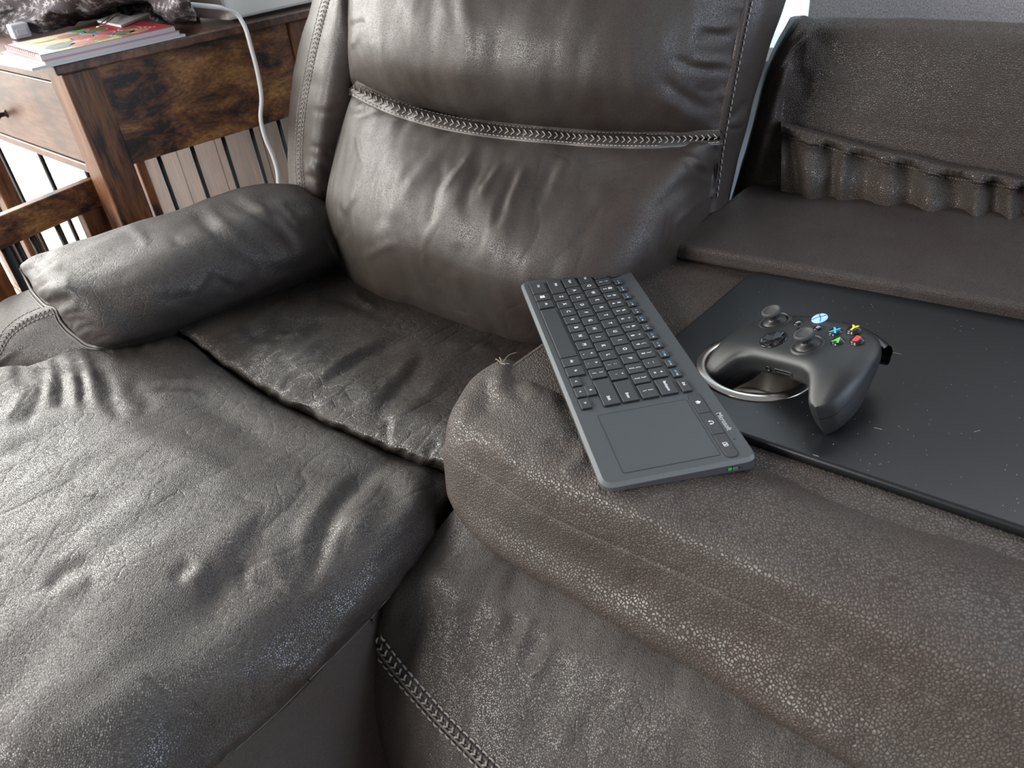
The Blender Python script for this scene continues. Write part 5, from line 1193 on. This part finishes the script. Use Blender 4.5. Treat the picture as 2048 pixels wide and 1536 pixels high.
# ------------------------------------------------------------------ game controller (own frame: x to its right, y away from the player, z out of its face, millimetres)
CM = Matrix(((0.86214237, 0.38947932, -0.32406234, -0.11413308), (-0.4431886, 0.88967928, -0.10979364, 0.64501257), (0.2455492, 0.23827848, 0.939643, 0.587457), (0, 0, 0, 1)))
ct = empty('game_controller', (0, 0, 0), 'black game controller with coloured face buttons resting on the steel cup holder', 'game controller', mw=CM)
CMi = np.array(CM.inverted()); CMn = np.array(CM)
def cloc(px, py, z=0.0):
    """place of a photographed feature on the controller's face, in its own millimetres"""
    d = CMn[:3, :3].T @ (ROT @ np.array([px - 1024.0, py - 768.0, FPX])); o = CMn[:3, :3].T @ (EYE - CMn[:3, 3])
    t = (z / 1000 - o[2]) / d[2]; q = (o + d * t) * 1000; return q[0], q[1]
OUT = [(65,-61),(74,-55),(79,-42),(80.5,-25),(79,-6),(75,12),(67,27),(54,38),(38,44),(20,47),(0,48)]
INN = [(65,-61),(56,-58.5),(49.5,-50),(44,-42),(38.5,-36),(31,-32.5),(23,-31.5),(15,-31.2),(9,-31),(4,-31),(0,-31)]
NT = 44
def full(L):
    h = curve(np.array(L, float), NT); l = h[::-1][1:].copy(); l[:, 0] *= -1; return np.concatenate([h, l])
O_, I_ = full(OUT), full(INN)
def ztop(x, y):
    ax_ = np.abs(x)
    z = -0.00065 * x**2 * (ax_ < 1e9) - 0.0
    z = z - .0078 * np.clip(-y - 18, 0, None)**2 * .9 + 1.8 * np.exp(-((ax_ - 52)**2 + (y + 12)**2) / 900)
    z = z - .010 * np.clip(y - 26, 0, None)**2
    return z
def zseam(x, y):
    z = -13 - 15.5 * np.clip((-y - 0) / 60, 0, 1)**1.25 - 3.5 * np.clip(y / 48, 0, 1)
    return z
def zbot(x, y):
    ax_ = np.abs(x); g = np.clip((ax_ - 26) / 22, 0, 1); g = g * g * (3 - 2*g)
    return -31 - 15.5 * g * np.clip((14 - y) / 40, 0, 1) - 4 * np.clip(y / 40, 0, 1) * 0
def shell(name, half, mat, lo=0.0, hi=math.pi, gap=0.0, n_exp=3.0):
    A_ = np.linspace(lo, hi, 34); rings_ = []
    for o, i in zip(O_, I_):
        m = (o + i) / 2; hv = (o - i) / 2; r = []
        for a in A_:
            c, s = math.cos(a), abs(math.sin(a)); ne = n_exp if c > 0 else (6.0 if half > 0 else 2.5)
            u = math.copysign(abs(c)**(2/ne), c); w = s**(2/ne) if s > 1e-9 else 0.0
            p = m + hv * u * (1 - gap)
            zs_ = zseam(*p) if True else 0
            ze = ztop(*p) if half > 0 else zbot(*p)
            if half > 0: z = zs_ + (ze - zs_) * w
            else: z = zs_ - .45 + (ze - zs_) * w
            r.append([p[0], p[1], z])
        rings_.append(r)
    G = np.array(rings_) / 1000
    n_, m_ = G.shape[:2]; idx = np.arange(n_ * m_).reshape(n_, m_)
    F = [[int(idx[i, j]), int(idx[i, j+1]), int(idx[i+1, j+1]), int(idx[i+1, j])] for i in range(n_-1) for j in range(m_-1)]
    if half < 0: F = [f[::-1] for f in F]
    return mesh_obj(name, G.reshape(-1, 3), F, mat, ct)
top = shell('top_shell', 1, PAD, n_exp=2.5); top['label'] = 'matt black top shell'
shell('lower_shell', -1, PADB, gap=.012, n_exp=2.3)
PORT = plain('port_dark', (.004, .004, .004), .3)
# front port between the grips
def cbox(name, x0, x1, y0, y1, z0, z1, mat, parent=ct, bev=.6, seg=3):
    return hexa(name, [tuple(np.array(p)/1000) for p in ((x0,y0,z0),(x1,y0,z0),(x1,y1,z0),(x0,y1,z0),(x0,y0,z1),(x1,y0,z1),(x1,y1,z1),(x0,y1,z1))], mat, parent, bev/1000, seg)
pt = cbox('expansion_port', -3, 17, -31.6, -29, -20, -13.5, PORT); cbox('port_tongue', -1, 15, -32.0, -31, -17.6, -16.2, PADB, pt, .2)
pj = lathe('audio_jack', [(.0032,0),(.0032,.0008),(.0019,.0008),(.0018,0)], (0,0,0), PORT, None, seg=20)
pj.data.transform(Matrix.Translation((-.011, -.0308, -.0165)) @ Matrix.Rotation(math.pi/2, 4, 'X')); pj.parent = ct
# bumpers and triggers
for sx in (-1, 1):
    def S(x): return x * sx
    rows = []
    for t in np.linspace(0, 1, 14):
        x = 17 + 55 * t; y = 44.0 - 3.0*t - 22 * max(0, t - .35)**1.6; w = 1 - .25 * t
        rows.append([(S(x), y - 6, -9 - 4*t), (S(x), y - 1, -8.5 - 5*t), (S(x), y + 2.6, -12 - 5*t), (S(x), y + 2.2, -18 - 6*t), (S(x), y - 5, -20 - 6*t)])
    G = loft([np.array(r) / 1000 for r in rows], 26, 18); adopt_o = grid_obj('bumper', G, BLKG); adopt_o.parent = ct
    rows = []
    for t in np.linspace(0, 1, 10):
        x = 36 + 26 * t; b = math.sin(math.pi * min(max(t, .04), .96))**.5
        rows.append([(S(x), 36 - 4*t, -17), (S(x), 46 - 7*t, -20), (S(x), 46 - 7*t + 8*b, -27), (S(x), 44 - 7*t + 11*b, -36), (S(x), 38 - 6*t + 7*b, -41), (S(x), 28, -36)])
    G = loft([np.array(r) / 1000 for r in rows], 24, 26); tg = grid_obj('trigger', G, PADB); tg.parent = ct
# thumb sticks
def topz(x, y): return float(ztop(np.float64(x), np.float64(y)))
def cl(name, prof, x, y, z, mat, parent=ct, seg=40, tilt=None):
    o = lathe(name, [(r/1000, h/1000) for r, h in prof], (0, 0, 0), mat, None, seg=seg, caps=False)
    M = Matrix.Translation((x/1000, y/1000, z/1000))
    if tilt: M = M @ Matrix.Rotation(tilt[0], 4, 'X') @ Matrix.Rotation(tilt[1], 4, 'Y')
    o.data.transform(M); o.parent = parent; return o
RINGB = plain('stick_collar', (.012, .012, .013), .42)
sticks = [cloc(1549, 641), cloc(1615, 689)]
for x, y in sticks:
    z = topz(x, y)
    cl('stick_socket', [(16.5,-1.2),(14.6,.35),(13.4,.75),(12.8,.45),(12.2,-.8),(11.5,-3.5)], x, y, z, PAD)
    st = cl('thumb_stick', [(11.9,-1.5),(11.0,.2),(9.2,1.2),(6.2,2.0),(4.0,3.0),(3.9,6.0)], x, y, z, RINGB)
    cl('stick_shaft', [(4.4,2),(4.2,4),(4.0,5),(4.4,6),(4.1,7),(4.6,8.2),(5.4,9)], x, y, z, BLK, st)
    cp = cl('stick_cap', [(4.5,8.0),(7.6,8.4),(9.0,9.4),(9.3,10.6),(9.2,12.0),(8.9,12.9),(8.1,13.3),(7.2,13.1),(6.4,12.2),(4.0,11.6),(.01,11.5)], x, y, z, RUB, st)
# d pad
x, y = cloc(1547, 679); z = topz(x, y)
dp = cl('dpad', [(13.0,-1.0),(12.9,.5),(12.3,.9),(11.7,.6),(9.0,-.1),(5.0,-.6),(.01,-.8)], x, y, z, BLKG, seg=48)
dp['label'] = 'glossy black faceted direction pad'
for ang in range(4):
    c, s = math.cos(ang*math.pi/2), math.sin(ang*math.pi/2)
    w = 3.7
    pts3 = [(-w,0,-.2),(w,0,-.2),(w,10.2,1.7),(-w,10.2,1.7)]; low3 = [(-w,0,-1.8),(w,0,-1.8),(w,10.7,-1.0),(-w,10.7,-1.0)]
    rot = lambda p: ((x + p[0]*c - p[1]*s)/1000, (y + p[0]*s + p[1]*c)/1000, (z + p[2])/1000)
    hexa('dpad_arm', [rot(p) for p in low3] + [rot(p) for p in pts3], BLKG, dp, .0005, 2)
# guide button, lit
GL = plain('guide_glow', (.20, .34, .6), .4, emit=(.30, .52, 1.0), es=.62)
GLD = plain('guide_cross', (.02, .05, .2), .4, emit=(.03, .09, .5), es=.6)
x, y = cloc(1639, 635.5); z = topz(x, y)
gb = cl('guide_button', [(7.4,-.5),(7.2,.45),(6.4,.75),(.01,1.0)], x, y, z, GL, seg=40); gb['label'] = 'lit white blue round button with a cross mark'
def arc(name, pts, w, mat, parent, h=.12):
    C_ = curve(np.array(pts, float), 14); T = np.gradient(C_, axis=0); T /= np.linalg.norm(T, axis=1, keepdims=True); Nn = np.stack([-T[:, 1], T[:, 0]], 1)
    tt = np.linspace(-1, 1, 14); ww = w * (1 - .35 * np.abs(tt))[:, None]
    poly = np.concatenate([C_ + Nn * ww, (C_ - Nn * ww)[::-1]])
    return slab(name, [((x + p[0])/1000, (y + p[1])/1000) for p in poly], (z + .72)/1000, (z + 1.0 + h)/1000, mat, parent, bev=0)
arc('cross_mark', [(-4.6,-5.2),(-2.6,-1.6),(0,1.4),(3.0,3.6),(3.4,5.6)], .5, GLD, gb); arc('cross_mark', [(4.6,-5.2),(2.6,-1.6),(0,1.4),(-3.0,3.6),(-3.4,5.6)], .5, GLD, gb)
# small buttons
for (px_, py_), w, lg_ in (((1596,646),4.3,'view'),((1636.5,656),4.3,'menu'),((1601,660.5),4.0,'share')):
    x, y = cloc(px_, py_); z = topz(x, y)
    if lg_ == 'share': b_ = slab('%s_button' % lg_, rounded_poly([((x-4)/1000,(y-2.2)/1000),((x+4)/1000,(y-2.2)/1000),((x+4)/1000,(y+2.2)/1000),((x-4)/1000,(y+2.2)/1000)], .0021, 6), (z-1)/1000, (z+1.0)/1000, BLKG, ct, bev=.0004)
    else: b_ = cl('%s_button' % lg_, [(w,-1),(w,.4),(w*.85,.95),(.01,1.15)], x, y, z, BLKG, seg=28)
    if lg_ == 'menu':
        for dy in (-1.2, 0, 1.2): cbox('icon', x-1.6, x+1.6, y+dy-.25, y+dy+.25, z+1.0, z+1.25, WHITE_D, b_, 0)
    elif lg_ == 'view':
        for dx, dy in ((-.5,-.5),(.6,.6)):
            for q in ((-1.1,-1.1,1.1,-.8),(-1.1,.8,1.1,1.1),(-1.1,-1.1,-.8,1.1),(.8,-1.1,1.1,1.1)): cbox('icon', x+dx+q[0], x+dx+q[2], y+dy+q[1], y+dy+q[3], z+1.0, z+1.2, WHITE_D, b_, 0)
    else:
        cbox('icon', x-1.4, x+1.4, y-1.2, y-.9, z+1.0, z+1.15, WHITE_D, b_, 0); cbox('icon', x-.15, x+.15, y-.4, y+1.3, z+1.0, z+1.15, WHITE_D, b_, 0)
        cbox('icon', x-1.4, x-1.1, y-1.2, y-.1, z+1.0, z+1.15, WHITE_D, b_, 0); cbox('icon', x+1.1, x+1.4, y-1.2, y-.1, z+1.0, z+1.15, WHITE_D, b_, 0)
# face buttons
CLEAR = plain('clear_black', (.012, .012, .013), .08)
for ch_, (px_, py_), col in (('X', (1670,664), (.03,.42,.85)), ('Y', (1707,658), (.85,.66,.03)), ('A', (1675,683.5), (.12,.50,.08)), ('B', (1713,679), (.80,.04,.035))):
    x, y = cloc(px_, py_); z = topz(x, y)
    b_ = cl('face_button', [(6.3,-1),(6.3,.05),(5.9,.05),(5.75,1.0),(5.3,1.6),(4.2,1.9),(.01,2.0)], x, y, z, CLEAR, seg=36)
    gm = plain('letter_%s' % ch_.lower(), col, .4, emit=col, es=.05)
    g_ = glyph('letter', ch_, x, y, 9.6, gm, b_, z=(z + 2.06)/1000, bold=.45)
    b_['label'] = 'round clear button with a %s letter %s' % ({'X': 'blue', 'Y': 'yellow', 'A': 'green', 'B': 'red'}[ch_], ch_)
